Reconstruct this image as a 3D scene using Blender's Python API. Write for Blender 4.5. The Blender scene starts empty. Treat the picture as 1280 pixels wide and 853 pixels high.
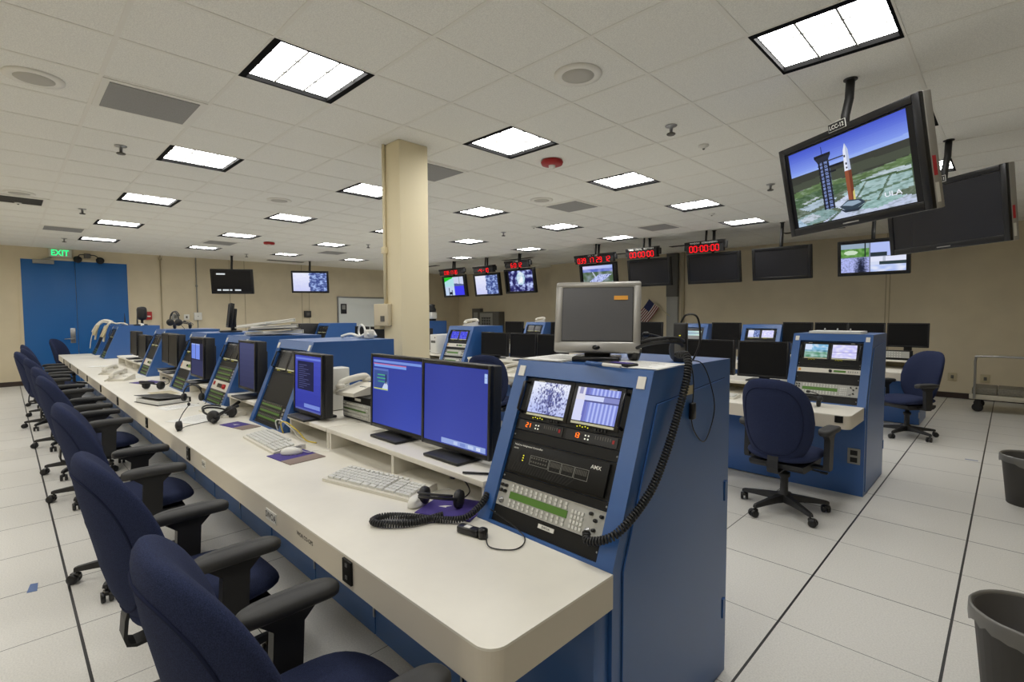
import bpy, bmesh, math, random
from math import sin, cos, pi, radians
from mathutils import Vector as V, Matrix as M4, noise as MN

SC = bpy.context.scene
COL = SC.collection
T = 0.6096

# ------------------------------------------------------------------ colours and materials
def lin(c):
    c = c / 255.0
    return c / 12.92 if c <= 0.04045 else ((c + 0.055) / 1.055) ** 2.4

def rgb(r, g, b):
    return (lin(r), lin(g), lin(b), 1.0)

MATS = {}
def mat(name, col, rough=0.5, metal=0.0, noise=None, bump=None, spec=0.5, emit=None):
    m = bpy.data.materials.new(name)
    m.use_nodes = True
    nt = m.node_tree
    b = nt.nodes['Principled BSDF']
    b.inputs['Base Color'].default_value = rgb(*col)
    b.inputs['Roughness'].default_value = rough
    b.inputs['Metallic'].default_value = metal
    b.inputs['Specular IOR Level'].default_value = spec
    if emit:
        b.inputs['Emission Color'].default_value = rgb(*emit[0])
        b.inputs['Emission Strength'].default_value = emit[1]
    tc = None
    if noise or bump:
        tc = nt.nodes.new('ShaderNodeTexCoord')
    if noise:
        sc, lo, hi = noise
        n = nt.nodes.new('ShaderNodeTexNoise')
        n.inputs['Scale'].default_value = sc
        n.inputs['Detail'].default_value = 3
        nt.links.new(tc.outputs['Object'], n.inputs['Vector'])
        r = nt.nodes.new('ShaderNodeValToRGB')
        r.color_ramp.elements[0].position = 0.3
        r.color_ramp.elements[1].position = 0.7
        r.color_ramp.elements[0].color = rgb(*[max(0, min(255, c * lo)) for c in col])
        r.color_ramp.elements[1].color = rgb(*[max(0, min(255, c * hi)) for c in col])
        nt.links.new(n.outputs['Fac'], r.inputs['Fac'])
        nt.links.new(r.outputs['Color'], b.inputs['Base Color'])
    if bump:
        sc, st, ds = bump
        n = nt.nodes.new('ShaderNodeTexNoise')
        n.inputs['Scale'].default_value = sc
        n.inputs['Detail'].default_value = 2
        nt.links.new(tc.outputs['Object'], n.inputs['Vector'])
        bp = nt.nodes.new('ShaderNodeBump')
        bp.inputs['Strength'].default_value = st
        bp.inputs['Distance'].default_value = ds
        nt.links.new(n.outputs['Fac'], bp.inputs['Height'])
        nt.links.new(bp.outputs['Normal'], b.inputs['Normal'])
    MATS[name] = m
    return m

def emat(name, col, strength):
    m = bpy.data.materials.new(name)
    m.use_nodes = True
    nt = m.node_tree
    nt.nodes.clear()
    e = nt.nodes.new('ShaderNodeEmission')
    o = nt.nodes.new('ShaderNodeOutputMaterial')
    e.inputs['Color'].default_value = rgb(*col)
    e.inputs['Strength'].default_value = strength
    nt.links.new(e.outputs[0], o.inputs[0])
    MATS[name] = m
    return m

def grid_material(name, col, line, width, x0, y0, widex=None, widey=None, lo=0.93, hi=1.05, nscale=90, rough=0.35, spec=0.5):
    """tiles of side T; joints at x0 + n T and y0 + n T"""
    m = mat(name, col, rough, spec=spec)
    nt = m.node_tree
    b = nt.nodes['Principled BSDF']
    tc = nt.nodes.new('ShaderNodeTexCoord')
    sp = nt.nodes.new('ShaderNodeSeparateXYZ')
    nt.links.new(tc.outputs['Object'], sp.inputs[0])
    def mth(op, a, bb=None):
        n = nt.nodes.new('ShaderNodeMath')
        n.operation = op
        for i, v in enumerate((a, bb)):
            if v is None:
                continue
            if isinstance(v, (int, float)):
                n.inputs[i].default_value = v
            else:
                nt.links.new(v, n.inputs[i])
        return n.outputs[0]
    def joint(axis, off, wide):
        a = mth('DIVIDE', mth('SUBTRACT', sp.outputs[axis], off), T)
        k = mth('ROUND', a)
        d = mth('MULTIPLY', mth('ABSOLUTE', mth('SUBTRACT', a, k)), T)
        wn = nt.nodes.new('ShaderNodeTexWhiteNoise')
        wn.noise_dimensions = '1D'
        nt.links.new(k, wn.inputs['W'])
        w = mth('MULTIPLY', mth('ADD', mth('MULTIPLY', wn.outputs['Value'], 0.9), 0.55), width / 2)
        if wide:
            for kk, ww in wide.items():
                hit = mth('COMPARE', k, kk)
                hit.node.inputs[2].default_value = 0.4
                w = mth('MAXIMUM', w, mth('MULTIPLY', hit, ww / 2))
        return mth('LESS_THAN', d, w)
    j = mth('MAXIMUM', joint('X', x0, widex), joint('Y', y0, widey))
    n = nt.nodes.new('ShaderNodeTexNoise')
    n.inputs['Scale'].default_value = nscale
    n.inputs['Detail'].default_value = 4
    nt.links.new(tc.outputs['Object'], n.inputs['Vector'])
    r = nt.nodes.new('ShaderNodeValToRGB')
    r.color_ramp.elements[0].position = 0.35
    r.color_ramp.elements[1].position = 0.62
    r.color_ramp.elements[0].color = rgb(*[c * lo for c in col])
    r.color_ramp.elements[1].color = rgb(*[min(255, c * hi) for c in col])
    nt.links.new(n.outputs['Fac'], r.inputs['Fac'])
    mx = nt.nodes.new('ShaderNodeMix')
    mx.data_type = 'RGBA'
    nt.links.new(j, mx.inputs['Factor'])
    nt.links.new(r.outputs['Color'], mx.inputs['A'])
    mx.inputs['B'].default_value = rgb(*line)
    nt.links.new(mx.outputs['Result'], b.inputs['Base Color'])
    return m

BLUE = mat('blue_enamel', (42, 90, 155), 0.33, bump=(180, 0.06, 0.001), spec=0.85)
BLUE2 = mat('blue_enamel_groove', (14, 34, 66), 0.5)
DESK = mat('cream_laminate', (231, 227, 215), 0.4, noise=(6, 0.985, 1.01))
DESKE = mat('cream_edge_band', (214, 206, 190), 0.45)
FAB = mat('navy_fabric', (44, 51, 78), 0.95, noise=(420, 0.8, 1.18), bump=(500, 0.5, 0.002), spec=0.15)
FABP = mat('navy_piping', (38, 43, 66), 0.95, spec=0.1)
PLAS = mat('black_plastic', (34, 34, 35), 0.5, bump=(260, 0.15, 0.001))
PLAS2 = mat('dark_arm_rubber', (50, 50, 50), 0.6, bump=(300, 0.2, 0.001))
BLK = mat('black_gloss', (16, 16, 18), 0.3)
BLKM = mat('rack_black', (17, 17, 16), 0.5, spec=0.3)
BLKS = mat('rack_black_stripe', (30, 30, 29), 0.45, spec=0.3)
OFF = mat('dark_screen', (34, 34, 37), 0.24)
TSCR = mat('touch_screen_grey', (84, 84, 86), 0.3)
OFF2 = mat('matte_dark_screen', (9, 9, 10), 0.4, spec=0.25)
SILV = mat('silver_plastic', (165, 163, 158), 0.35, 0.35)
STEEL = mat('brushed_steel', (170, 170, 170), 0.3, 0.9)
GREY = mat('grey_panel', (150, 150, 144), 0.45)
GREYD = mat('grey_dark_panel', (96, 94, 88), 0.5)
KEY = mat('key_white', (216, 216, 210), 0.45)
KEYG = mat('key_grey', (178, 178, 172), 0.5)
BEIGE = mat('computer_beige', (218, 214, 202), 0.5)
WHITE = mat('white_plastic', (228, 227, 220), 0.4)
PAPER = mat('paper', (236, 236, 232), 0.7)
INK = mat('ink_black', (20, 20, 20), 0.6)
PURP = mat('purple_pad', (66, 52, 128), 0.75)
TAUPE = mat('taupe_pad', (134, 118, 110), 0.8)
YEL = mat('yellow_cable', (222, 196, 60), 0.5)
ORNG = mat('orange_label', (226, 160, 60), 0.6)
REDP = mat('red_plastic', (168, 24, 24), 0.4)
REDB = mat('red_sticker', (190, 40, 50), 0.5)
GRNP = mat('green_lcd', (84, 128, 50), 0.3)
TAN = mat('tan_card', (196, 184, 150), 0.6)
WALLM = mat('wall_paint', (214, 202, 174), 0.75, noise=(3, 0.985, 1.015))
WALLD = mat('wall_joint', (176, 164, 136), 0.8)
COLM = mat('column_paint', (232, 220, 186), 0.65)
BASEB = mat('dark_baseboard', (52, 38, 32), 0.5)
DOORM = mat('door_blue_paint', (22, 98, 168), 0.45)
CEIL = mat('ceiling_tile', (243, 242, 235), 0.9, noise=(160, 0.94, 1.03), bump=(240, 0.25, 0.002), spec=0.1)
CGRID = mat('ceiling_grid_paint', (236, 234, 226), 0.8)
VENTM = mat('vent_mesh', (150, 149, 146), 0.7, noise=(300, 0.9, 1.1))
VENTD = mat('vent_dark', (70, 68, 64), 0.7)
FRM = mat('light_frame_black', (5, 5, 5), 0.7, spec=0.1)
BOARD = mat('whiteboard_face', (226, 230, 226), 0.3)
BAG = mat('bin_liner', (112, 110, 105), 0.3)
BINM = mat('bin_grey', (66, 63, 60), 0.6)
CARTM = mat('cart_cream', (196, 190, 172), 0.5)
PADG = mat('grey_floor_pads', (128, 124, 112), 0.9, noise=(60, 0.9, 1.08))
FLOORM = grid_material('floor_tile', (218, 216, 210), (24, 23, 22), 0.0052, -0.766, 3.2489,
                       widex={0: 0.011, -1: 0.006, 1: 0.011}, widey={-5: 0.012}, nscale=130, lo=0.955, hi=1.015, rough=0.4)
LEDR = emat('led_red', (255, 20, 30), 1.7)
LEDO = emat('led_orange', (255, 110, 30), 2.4)
LEDY = emat('led_yellow', (225, 220, 60), 1.2)
LEDW = emat('led_white', (240, 240, 220), 1.0)
EXITG = emat('exit_green', (40, 235, 130), 1.6)
EXITB = mat('exit_face', (206, 204, 190), 0.4)
STRIPL = mat('label_strip', (216, 216, 190), 0.5)
FLAGR = mat('flag_red', (112, 20, 28), 0.85)
FLAGW = mat('flag_white', (196, 192, 186), 0.85)
FLAGB = mat('flag_blue', (38, 44, 84), 0.85)

def screen_mat():
    m = bpy.data.materials.new('screen_image')
    m.use_nodes = True
    nt = m.node_tree
    nt.nodes.clear()
    a = nt.nodes.new('ShaderNodeVertexColor')
    a.layer_name = 'Col'
    e = nt.nodes.new('ShaderNodeEmission')
    e.inputs['Strength'].default_value = 0.95
    g = nt.nodes.new('ShaderNodeBsdfGlossy')
    g.inputs['Roughness'].default_value = 0.3
    g.inputs['Color'].default_value = (0.03, 0.03, 0.03, 1)
    ad = nt.nodes.new('ShaderNodeAddShader')
    o = nt.nodes.new('ShaderNodeOutputMaterial')
    nt.links.new(a.outputs['Color'], e.inputs['Color'])
    nt.links.new(e.outputs[0], ad.inputs[0])
    nt.links.new(g.outputs[0], ad.inputs[1])
    nt.links.new(ad.outputs[0], o.inputs[0])
    return m
SCR = screen_mat()

def diffuser_mat():
    m = bpy.data.materials.new('light_diffuser')
    m.use_nodes = True
    nt = m.node_tree
    nt.nodes.clear()
    tc = nt.nodes.new('ShaderNodeTexCoord')
    n = nt.nodes.new('ShaderNodeTexNoise')
    n.inputs['Scale'].default_value = 6
    nt.links.new(tc.outputs['Object'], n.inputs['Vector'])
    mp = nt.nodes.new('ShaderNodeMapRange')
    mp.inputs['To Min'].default_value = LAMP * 0.85
    mp.inputs['To Max'].default_value = LAMP * 1.15
    nt.links.new(n.outputs['Fac'], mp.inputs['Value'])
    e = nt.nodes.new('ShaderNodeEmission')
    e.inputs['Color'].default_value = (1.0, 0.985, 0.955, 1)
    nt.links.new(mp.outputs[0], e.inputs['Strength'])
    o = nt.nodes.new('ShaderNodeOutputMaterial')
    nt.links.new(e.outputs[0], o.inputs[0])
    return m
LAMP = 16.5
DIFF = diffuser_mat()
LOUV = mat('lamp_louvre', (150, 150, 146), 0.7)

# ------------------------------------------------------------------ mesh builder
FONT_CACHE = {}
def text_mesh(s, bold=False):
    if s in FONT_CACHE:
        return FONT_CACHE[s]
    cu = bpy.data.curves.new('t', 'FONT')
    cu.body = s
    cu.resolution_u = 2
    cu.offset = 0.016
    o = bpy.data.objects.new('t', cu)
    COL.objects.link(o)
    dg = bpy.context.evaluated_depsgraph_get()
    me = bpy.data.meshes.new_from_object(o.evaluated_get(dg))
    vs = [v.co.copy() for v in me.vertices]
    fs = [tuple(p.vertices) for p in me.polygons]
    bpy.data.objects.remove(o)
    bpy.data.curves.remove(cu)
    bpy.data.meshes.remove(me)
    xs = [v.x for v in vs]; ys = [v.y for v in vs]
    r = (vs, fs, min(xs), max(xs), min(ys), max(ys))
    FONT_CACHE[s] = r
    return r

class MB:
    def __init__(self, M=None):
        self.v = []; self.f = []; self.mi = []; self.sm = []; self.col = []
        self.M = M or M4.Identity(4)
        self.mats = []
        self.cur = 0
    def use(self, m):
        if m not in self.mats:
            self.mats.append(m)
        self.cur = self.mats.index(m)
        return self
    def add(self, vs, fs, smooth=False, M=None, col=None):
        k = len(self.v)
        MM = self.M @ M if M is not None else self.M
        self.v += [MM @ V(p) for p in vs]
        for f in fs:
            self.f.append(tuple(i + k for i in f))
            self.mi.append(self.cur); self.sm.append(smooth)
            self.col.append(col)
        return self
    def box(self, c, s, bev=0.0, M=None, seg=2):
        x, y, z = [a / 2 for a in s]
        if bev <= 0:
            vs = [(c[0] + i * x, c[1] + j * y, c[2] + k * z) for i in (-1, 1) for j in (-1, 1) for k in (-1, 1)]
            fs = [(0, 1, 3, 2), (4, 6, 7, 5), (0, 4, 5, 1), (2, 3, 7, 6), (0, 2, 6, 4), (1, 5, 7, 3)]
            return self.add(vs, fs, False, M)
        bm = bmesh.new()
        bmesh.ops.create_cube(bm, size=1)
        bmesh.ops.scale(bm, vec=s, verts=bm.verts)
        bmesh.ops.bevel(bm, geom=list(bm.edges), offset=min(bev, min(s) * 0.49), segments=seg, profile=0.5, affect='EDGES')
        bmesh.ops.translate(bm, vec=c, verts=bm.verts)
        bm.verts.index_update()
        vs = [v.co.copy() for v in bm.verts]
        fs = [tuple(v.index for v in f.verts) for f in bm.faces]
        bm.free()
        return self.add(vs, fs, seg > 1, M)
    def b(self, x0, x1, y0, y1, z0, z1, bev=0.0, M=None, seg=2):
        return self.box(((x0 + x1) / 2, (y0 + y1) / 2, (z0 + z1) / 2), (abs(x1 - x0), abs(y1 - y0), abs(z1 - z0)), bev, M, seg)
    def prism(self, poly, d0, d1, axis='x', M=None, smooth=False):
        n = len(poly)
        def p(a, b2, d):
            return {'x': (d, a, b2), 'y': (a, d, b2), 'z': (a, b2, d)}[axis]
        vs = [p(a, b2, d0) for a, b2 in poly] + [p(a, b2, d1) for a, b2 in poly]
        fs = [tuple(range(n)), tuple(range(2 * n - 1, n - 1, -1))]
        self.add(vs, fs, False, M)
        k = len(self.v) - 2 * n
        for i in range(n):
            j = (i + 1) % n
            self.f.append((k + i, k + n + i, k + n + j, k + j)); self.mi.append(self.cur); self.sm.append(smooth); self.col.append(None)
        return self
    def quad(self, pts, col=None, M=None):
        return self.add(pts, [tuple(range(len(pts)))], False, M, col)
    def lathe(self, prof, n=20, c=(0, 0, 0), M=None, smooth=True, cap=True):
        vs = []; fs = []
        for r, z in prof:
            for i in range(n):
                a = 2 * pi * i / n
                vs.append((c[0] + r * cos(a), c[1] + r * sin(a), c[2] + z))
        for k in range(len(prof) - 1):
            for i in range(n):
                j = (i + 1) % n
                fs.append((k * n + i, k * n + j, (k + 1) * n + j, (k + 1) * n + i))
        if cap:
            fs.append(tuple(range(n - 1, -1, -1)))
            fs.append(tuple((len(prof) - 1) * n + i for i in range(n)))
        return self.add(vs, fs, smooth, M)
    def cyl(self, p0, p1, r, n=12, r1=None, M=None):
        return self.tube([p0, p1], r, n, M=M, r1=r1)
    def tube(self, pts, r, n=8, M=None, r1=None, closed=False):
        pts = [V(p) for p in pts]
        m = len(pts)
        vs = []; fs = []
        up = None
        for i, p in enumerate(pts):
            if closed:
                d = (pts[(i + 1) % m] - pts[i - 1])
            else:
                d = pts[min(i + 1, m - 1)] - pts[max(i - 1, 0)]
            if d.length < 1e-9:
                d = V((0, 0, 1))
            d.normalize()
            if up is None:
                up = V((0, 0, 1)) if abs(d.z) < 0.9 else V((1, 0, 0))
            s = d.cross(up)
            if s.length < 1e-6:
                s = d.cross(V((1, 0.3, 0)))
            s.normalize()
            up = s.cross(d).normalized()
            rr = r[i] if isinstance(r, (list, tuple)) else (r if r1 is None else r + (r1 - r) * i / (m - 1))
            for k in range(n):
                a = 2 * pi * k / n
                vs.append(p + s * (rr * cos(a)) + up * (rr * sin(a)))
        for i in range(m if closed else m - 1):
            i2 = (i + 1) % m
            for k in range(n):
                j = (k + 1) % n
                fs.append((i * n + k, i * n + j, i2 * n + j, i2 * n + k))
        if not closed:
            fs.append(tuple(range(n - 1, -1, -1)))
            fs.append(tuple((m - 1) * n + k for k in range(n)))
        return self.add(vs, fs, True, M)
    def bar(self, pts, w, h, M=None):
        """flat bar with rectangular section swept in the local YZ plane; w along X"""
        n = len(pts)
        vs = []; fs = []
        for i, (y, z) in enumerate(pts):
            a = V(pts[max(i - 1, 0)]); bb = V(pts[min(i + 1, n - 1)])
            d = (bb - a).normalized()
            nx, nz = -d.y * h / 2, d.x * h / 2
            for sx, s in ((-1, -1), (1, -1), (1, 1), (-1, 1)):
                vs.append((sx * w / 2, y + s * nx, z + s * nz))
        for i in range(n - 1):
            for k in range(4):
                j = (k + 1) % 4
                fs.append((i * 4 + k, i * 4 + j, i * 4 + 4 + j, i * 4 + 4 + k))
        fs += [(3, 2, 1, 0), tuple((n - 1) * 4 + k for k in range(4))]
        return self.add(vs, fs, False, M)
    def text(self, s, h, M, align='c', w=None):
        """text of cap height h in the XY plane of M"""
        vs, fs, x0, x1, y0, y1 = text_mesh(s)
        k = h / (y1 - y0)
        kx = k if w is None else w / (x1 - x0)
        off = {'c': (x0 + x1) / 2, 'l': x0, 'r': x1}[align]
        return self.add([((p.x - off) * kx, (p.y - (y0 + y1) / 2) * k, 0) for p in vs], fs, False, M)
    def build(self, name, m=None, parent=None, label=None):
        me = bpy.data.meshes.new(name)
        me.from_pydata([tuple(p) for p in self.v], [], self.f)
        mats = self.mats if self.mats else [m]
        for q in mats:
            me.materials.append(q)
        me.polygons.foreach_set('material_index', self.mi)
        me.polygons.foreach_set('use_smooth', self.sm)
        if any(c is not None for c in self.col):
            ca = me.color_attributes.new('Col', 'FLOAT_COLOR', 'CORNER')
            d = []
            for p, c in zip(me.polygons, self.col):
                c = c or (0, 0, 0)
                d += [lin(c[0]), lin(c[1]), lin(c[2]), 1.0] * p.loop_total
            ca.data.foreach_set('color', d)
        me.update()
        o = bpy.data.objects.new(name, me)
        COL.objects.link(o)
        if parent:
            o.parent = parent
        if label:
            o['label'] = label
        return o

def mb(m=None, M=None):
    q = MB(M)
    if m:
        q.use(m)
    return q

def thing(name, label, cat, loc=(0, 0, 0), rz=0, group=None):
    o = bpy.data.objects.new(name, None)
    o.empty_display_size = 0.1
    COL.objects.link(o)
    o.location = loc
    o.rotation_euler = (0, 0, rz)
    o['label'] = label; o['category'] = cat
    if group:
        o['group'] = group
    return o

def tag(o, label, cat, group=None, loc=None):
    o['label'] = label; o['category'] = cat
    if group:
        o['group'] = group
    if loc:
        o.location = loc
    return o

def struct(name, q, m=None, parent=None):
    o = q.build(name, m, parent)
    o['kind'] = 'structure'
    return o

def dup(root, loc, rz=0.0, label=None, group=None):
    r = root.copy(); COL.objects.link(r)
    r.location = loc; r.rotation_euler = (0, 0, rz)
    if label:
        r['label'] = label
    if group:
        r['group'] = group
    for ch in list(root.children):
        c = ch.copy(); COL.objects.link(c); c.parent = r
        for g in list(ch.children):
            d = g.copy(); COL.objects.link(d); d.parent = c
    return r

def Tr(x, y, z):
    return M4.Translation((x, y, z))
def Rx(a): return M4.Rotation(a, 4, 'X')
def Ry(a): return M4.Rotation(a, 4, 'Y')
def Rz(a): return M4.Rotation(a, 4, 'Z')
FACE = Rx(pi / 2)      # XY drawing plane -> XZ plane facing -Y

def smooth_path(pts, n=10):
    pts = [V(p) for p in pts]
    out = []
    m = len(pts)
    for i in range(m - 1):
        p0 = pts[max(i - 1, 0)]; p1 = pts[i]; p2 = pts[i + 1]; p3 = pts[min(i + 2, m - 1)]
        for k in range(n):
            t = k / n
            out.append(0.5 * ((2 * p1) + (p2 - p0) * t + (2 * p0 - 5 * p1 + 4 * p2 - p3) * t * t + (3 * p1 - p0 - 3 * p2 + p3) * t ** 3))
    out.append(pts[-1])
    return out

def coil_pts(pts, R, pitch, per=9):
    path = smooth_path(pts, 24)
    L = [0]
    for a, b in zip(path, path[1:]):
        L.append(L[-1] + (b - a).length)
    tot = L[-1]
    out = []
    n = int(tot / pitch * per)
    j = 0
    up = V((0, 0, 1))
    for i in range(n + 1):
        s = tot * i / n
        while j < len(L) - 2 and L[j + 1] < s:
            j += 1
        t = (s - L[j]) / max(1e-9, L[j + 1] - L[j])
        p = path[j].lerp(path[j + 1], t)
        d = (path[j + 1] - path[j]).normalized()
        sd = d.cross(up)
        if sd.length < 0.05:
            sd = d.cross(V((1, 0, 0)))
        sd.normalize(); u = sd.cross(d)
        a = 2 * pi * i / per
        out.append(p + sd * (R * cos(a)) + u * (R * sin(a)))
    return out

# ------------------------------------------------------------------ pictures on screens
def image(q, w, h, fn, nx, ny, M):
    """a lit picture w x h centred on the XY plane of M, colour by fn(u, v)"""
    q.use(SCR)
    for j in range(ny):
        for i in range(nx):
            c = fn((i + 0.5) / nx, (j + 0.5) / ny)
            x0 = -w / 2 + w * i / nx; x1 = -w / 2 + w * (i + 1) / nx
            y0 = -h / 2 + h * j / ny; y1 = -h / 2 + h * (j + 1) / ny
            q.quad([(x0, y0, 0), (x1, y0, 0), (x1, y1, 0), (x0, y1, 0)], tuple(max(0, min(255, a)) for a in c), M)
    return q

def polys(q, w, h, lst, M, z0=0.0006, dz=0.0002):
    q.use(SCR)
    for k, (pts, c) in enumerate(lst):
        q.quad([((u - 0.5) * w, (v - 0.5) * h, z0 + dz * k) for u, v in pts], c, M)
    return q

def R(u0, v0, u1, v1):
    return [(u0, v0), (u1, v0), (u1, v1), (u0, v1)]

def nz(u, v, s, seed=0):
    return MN.noise(V((u * s, v * s, seed * 7.31)))

def mixc(a, b, t):
    t = max(0, min(1, t))
    return tuple(x + (y - x) * t for x, y in zip(a, b))

def f_gantry(u, v):
    t = nz(u * 1.6, v, 14, 1) + 0.7 * nz(u * 2.5, v * 0.8, 26, 2)
    base = mixc((188, 198, 246), (236, 240, 255), v + 0.3 * nz(u, v, 4, 5))
    dark = mixc((50, 52, 110), (110, 118, 180), nz(u, v, 20, 8) + 0.5)
    edge = 1.3 - 2.2 * abs(u - 0.55) - 0.9 * abs(v - 0.4)
    return mixc(base, dark, (t + edge * 0.7) * 1.5 - 0.35)

def f_facade(u, v):
    if u < 0.22 - 0.02 * v:
        return (214, 218, 250) if v < 0.62 else ((150, 152, 196) if 0.06 < u < 0.14 and v > 0.8 else (222, 222, 238))
    if 0.62 < v < 0.76:
        return (206, 214, 250) if (u < 0.66) else (128, 134, 196)
    if 0.58 < v < 0.62 or 0.76 < v < 0.79:
        return (76, 80, 140)
    k = 0.5 + 0.5 * sin(u * 2 * pi * 11)
    c = mixc((118, 130, 214), (184, 196, 252), k)
    if u < 0.32:
        c = mixc(c, (80, 84, 170), 0.6)
    return c

def f_cloudsplit(u, v):
    t = nz(u, v, 9, 3) + 0.8 * nz(u, v, 22, 4)
    if u < 0.47 + 0.1 * nz(0, v, 9, 6):
        return mixc((206, 210, 250), (236, 238, 255), v + 0.2 * t)
    return mixc((62, 78, 140), (168, 190, 240), t * 1.2 + 0.35)

def f_vapour(u, v):
    t = nz(u * 1.2, v * 0.7, 7, 9) + 0.5 * nz(u, v, 18, 4)
    blob = 1 - ((u - 0.5) ** 2 / 0.03 + (v - 0.62) ** 2 / 0.1)
    if blob > 0:
        return mixc((170, 205, 225), (245, 250, 255), blob + t)
    return mixc((28, 26, 90), (190, 205, 250), t * 1.4 + 0.4)

def f_quad1(u, v):
    if v > 0.5 and u < 0.5:
        return (30, 200, 40) if v > 0.98 - 0.45 * (0.5 - u) - 0.0 and u < 0.45 else (178, 226, 232)
    if v > 0.5:
        if v < 0.6 + 0.12 * (1 - u):
            return (84, 96, 150)
        return (150, 170, 180) if abs(u - 0.78) < 0.02 else (206, 214, 240)
    if u > 0.5:
        return (62, 62, 240)
    t = (u - 0.3) ** 2 + (v - 0.12) ** 2
    if t < 0.006 or (abs(u - 0.22) < 0.02 and v < 0.42) or (abs(u - 0.36) < 0.015 and v < 0.3):
        return (10, 12, 40)
    return (196, 216, 242)

def f_aerial(u, v):
    t = nz(u, v, 8, 2); s = nz(u * 2, v * 2, 12, 3)
    if v > 0.86:
        return mixc((220, 214, 250), (170, 190, 246), u)
    if v > 0.72:
        return mixc((96, 112, 200), (150, 160, 220), t + 0.5)
    d = abs((u - 0.1) - (v * 1.1))
    if d < 0.22 and v < 0.6:
        c = mixc((150, 164, 230), (214, 222, 252), s + 0.5)
        return c if s > -0.28 else (70, 74, 150)
    c = mixc((78, 100, 72), (150, 160, 180), t + 0.35)
    return mixc(c, (210, 216, 240), 0.9 if abs(u + v * 0.4 - 0.62) < 0.02 else 0)

def f_quad2(u, v):
    if abs(u - 0.46) < 0.008 or abs(v - 0.52) < 0.008:
        return (120, 126, 150)
    if v > 0.52:
        if u < 0.46:
            t = nz(u * 2, v, 9, 3)
            if (u - 0.16) ** 2 / 0.012 + (v - 0.7) ** 2 / 0.006 < 1:
                return (206, 226, 200)
            if abs(u - 0.385) < 0.014:
                return (30, 44, 40)
            return mixc((64, 120, 44), (120, 166, 96), t + 0.5) if v < 0.84 else (150, 170, 190)
        return (178, 192, 246) if v > 0.66 or u > 0.72 else (40, 52, 60)
    if u < 0.46:
        t = nz(u * 2.5, v * 2.5, 16, 4)
        k = max(0, 1 - abs(u - .32) / .12) * (1.5 - v * 1.6)
        return mixc((178, 186, 244), (22, 28, 50), k + .7 * t)
    if v > 0.36:
        return (228, 232, 252) if not (0.66 < u < 0.7) else (190, 196, 214)
    if v > 0.24:
        return (44, 60, 64) if u > 0.6 else (214, 222, 246)
    return mixc((170, 190, 244), (226, 232, 252), nz(u, v, 9, 2) + 0.5)

def f_site(u, v):
    t = nz(u, v, 7, 5)
    if v > 0.55:
        return (214, 226, 250) if u < 0.3 else mixc((120, 180, 220), (200, 220, 240), t + 0.4)
    if v > 0.42:
        return mixc((70, 130, 150), (150, 190, 210), t + 0.5)
    return mixc((84, 140, 110), (170, 200, 196), t + 0.5)

def f_haze(u, v):
    t = nz(u, v, 6, 7)
    if abs(v - 0.45) < 0.015:
        return (120, 110, 190)
    return mixc((190, 188, 248), (240, 238, 255), t * 0.8 + 0.5)

def f_bluetest(u, v):
    return mixc((44, 48, 210), (120, 130, 245), nz(u, v, 8, 1) + 0.3)
# ------------------------------------------------------------------ the room
XL, XR, YF, YB, YR, H = -15.3, 4.4, -3.0, 11.9, 12.5, 3.036
CX0, CY0 = -2.2971, 1.7129
LI = (-7, -4, -1, 2, 5, 8, 11)
LJ = (17, 13, 9, 5, 1, -3)
LIGHTS = [(i, j) for i in LI for j in LJ]
def cell(i, j):
    return (CX0 - (j + 1) * T, CX0 - j * T, CY0 + i * T, CY0 + (i + 1) * T)

struct('floor', mb(FLOORM).b(XL - .1, XR + .1, YF - .1, YR + .1, -0.1, 0))
q = mb(CEIL)
hole = set(LIGHTS)
for i in range(-9, 19):
    for j in range(-12, 23):
        if (i, j) in hole:
            continue
        x0, x1, y0, y1 = cell(i, j)
        x0 = max(x0, XL); x1 = min(x1, XR); y0 = max(y0, YF); y1 = min(y1, YR)
        if x1 - x0 < 1e-3 or y1 - y0 < 1e-3:
            continue
        q.b(x0, x1, y0, y1, H, H + 0.02)
struct('ceiling', q)
q = mb(CGRID)
g = 0.012
for j in range(-11, 22):
    x = CX0 - j * T
    if XL < x < XR:
        q.b(x - g, x + g, YF, YR, H - 0.003, H + 0.002)
for i in range(-8, 18):
    y = CY0 + i * T
    if YF < y < YR:
        q.b(XL, XR, y - g, y + g, H - 0.0027, H + 0.002)
struct('trim_1', q)

struct('wall_left', mb(WALLM).b(XL - .12, XL, YF - .12, YR + .12, 0, H + .3))
struct('wall_right', mb(WALLM).b(XR, XR + .12, YF - .12, YR + .12, 0, H + .3))
struct('wall_front', mb(WALLM).b(XL, XR, YF - .12, YF, 0, H + .3))
struct('wall_back', mb(WALLM).b(-10.1, XR, YB, YR + .12, 0, H + .3))
struct('wall_back_recess', mb(WALLM).b(XL, -10.1, YR, YR + .12, 0, H + .3))
q = mb(BASEB).b(-10.1, XR, YB - .012, YB, 0, .1)
struct('baseboard_back', q)
q = mb(BASEB).b(XL, XL + .012, YF, .27, 0, .1).b(XL, XL + .012, 2.2, YR, 0, .1)
struct('baseboard_left', q)
# panel joints of the walls
q = mb(WALLD)
for x in (-1.72, -1.66, 1.2, -8.2):
    q.b(x - .008, x + .008, YB - .006, YB, .1, H)
for y in (4.42, 4.8, 6.4, 6.62):
    q.b(XL, XL + .006, y - .008, y + .008, .1, H)
struct('trim_2', q)

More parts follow.
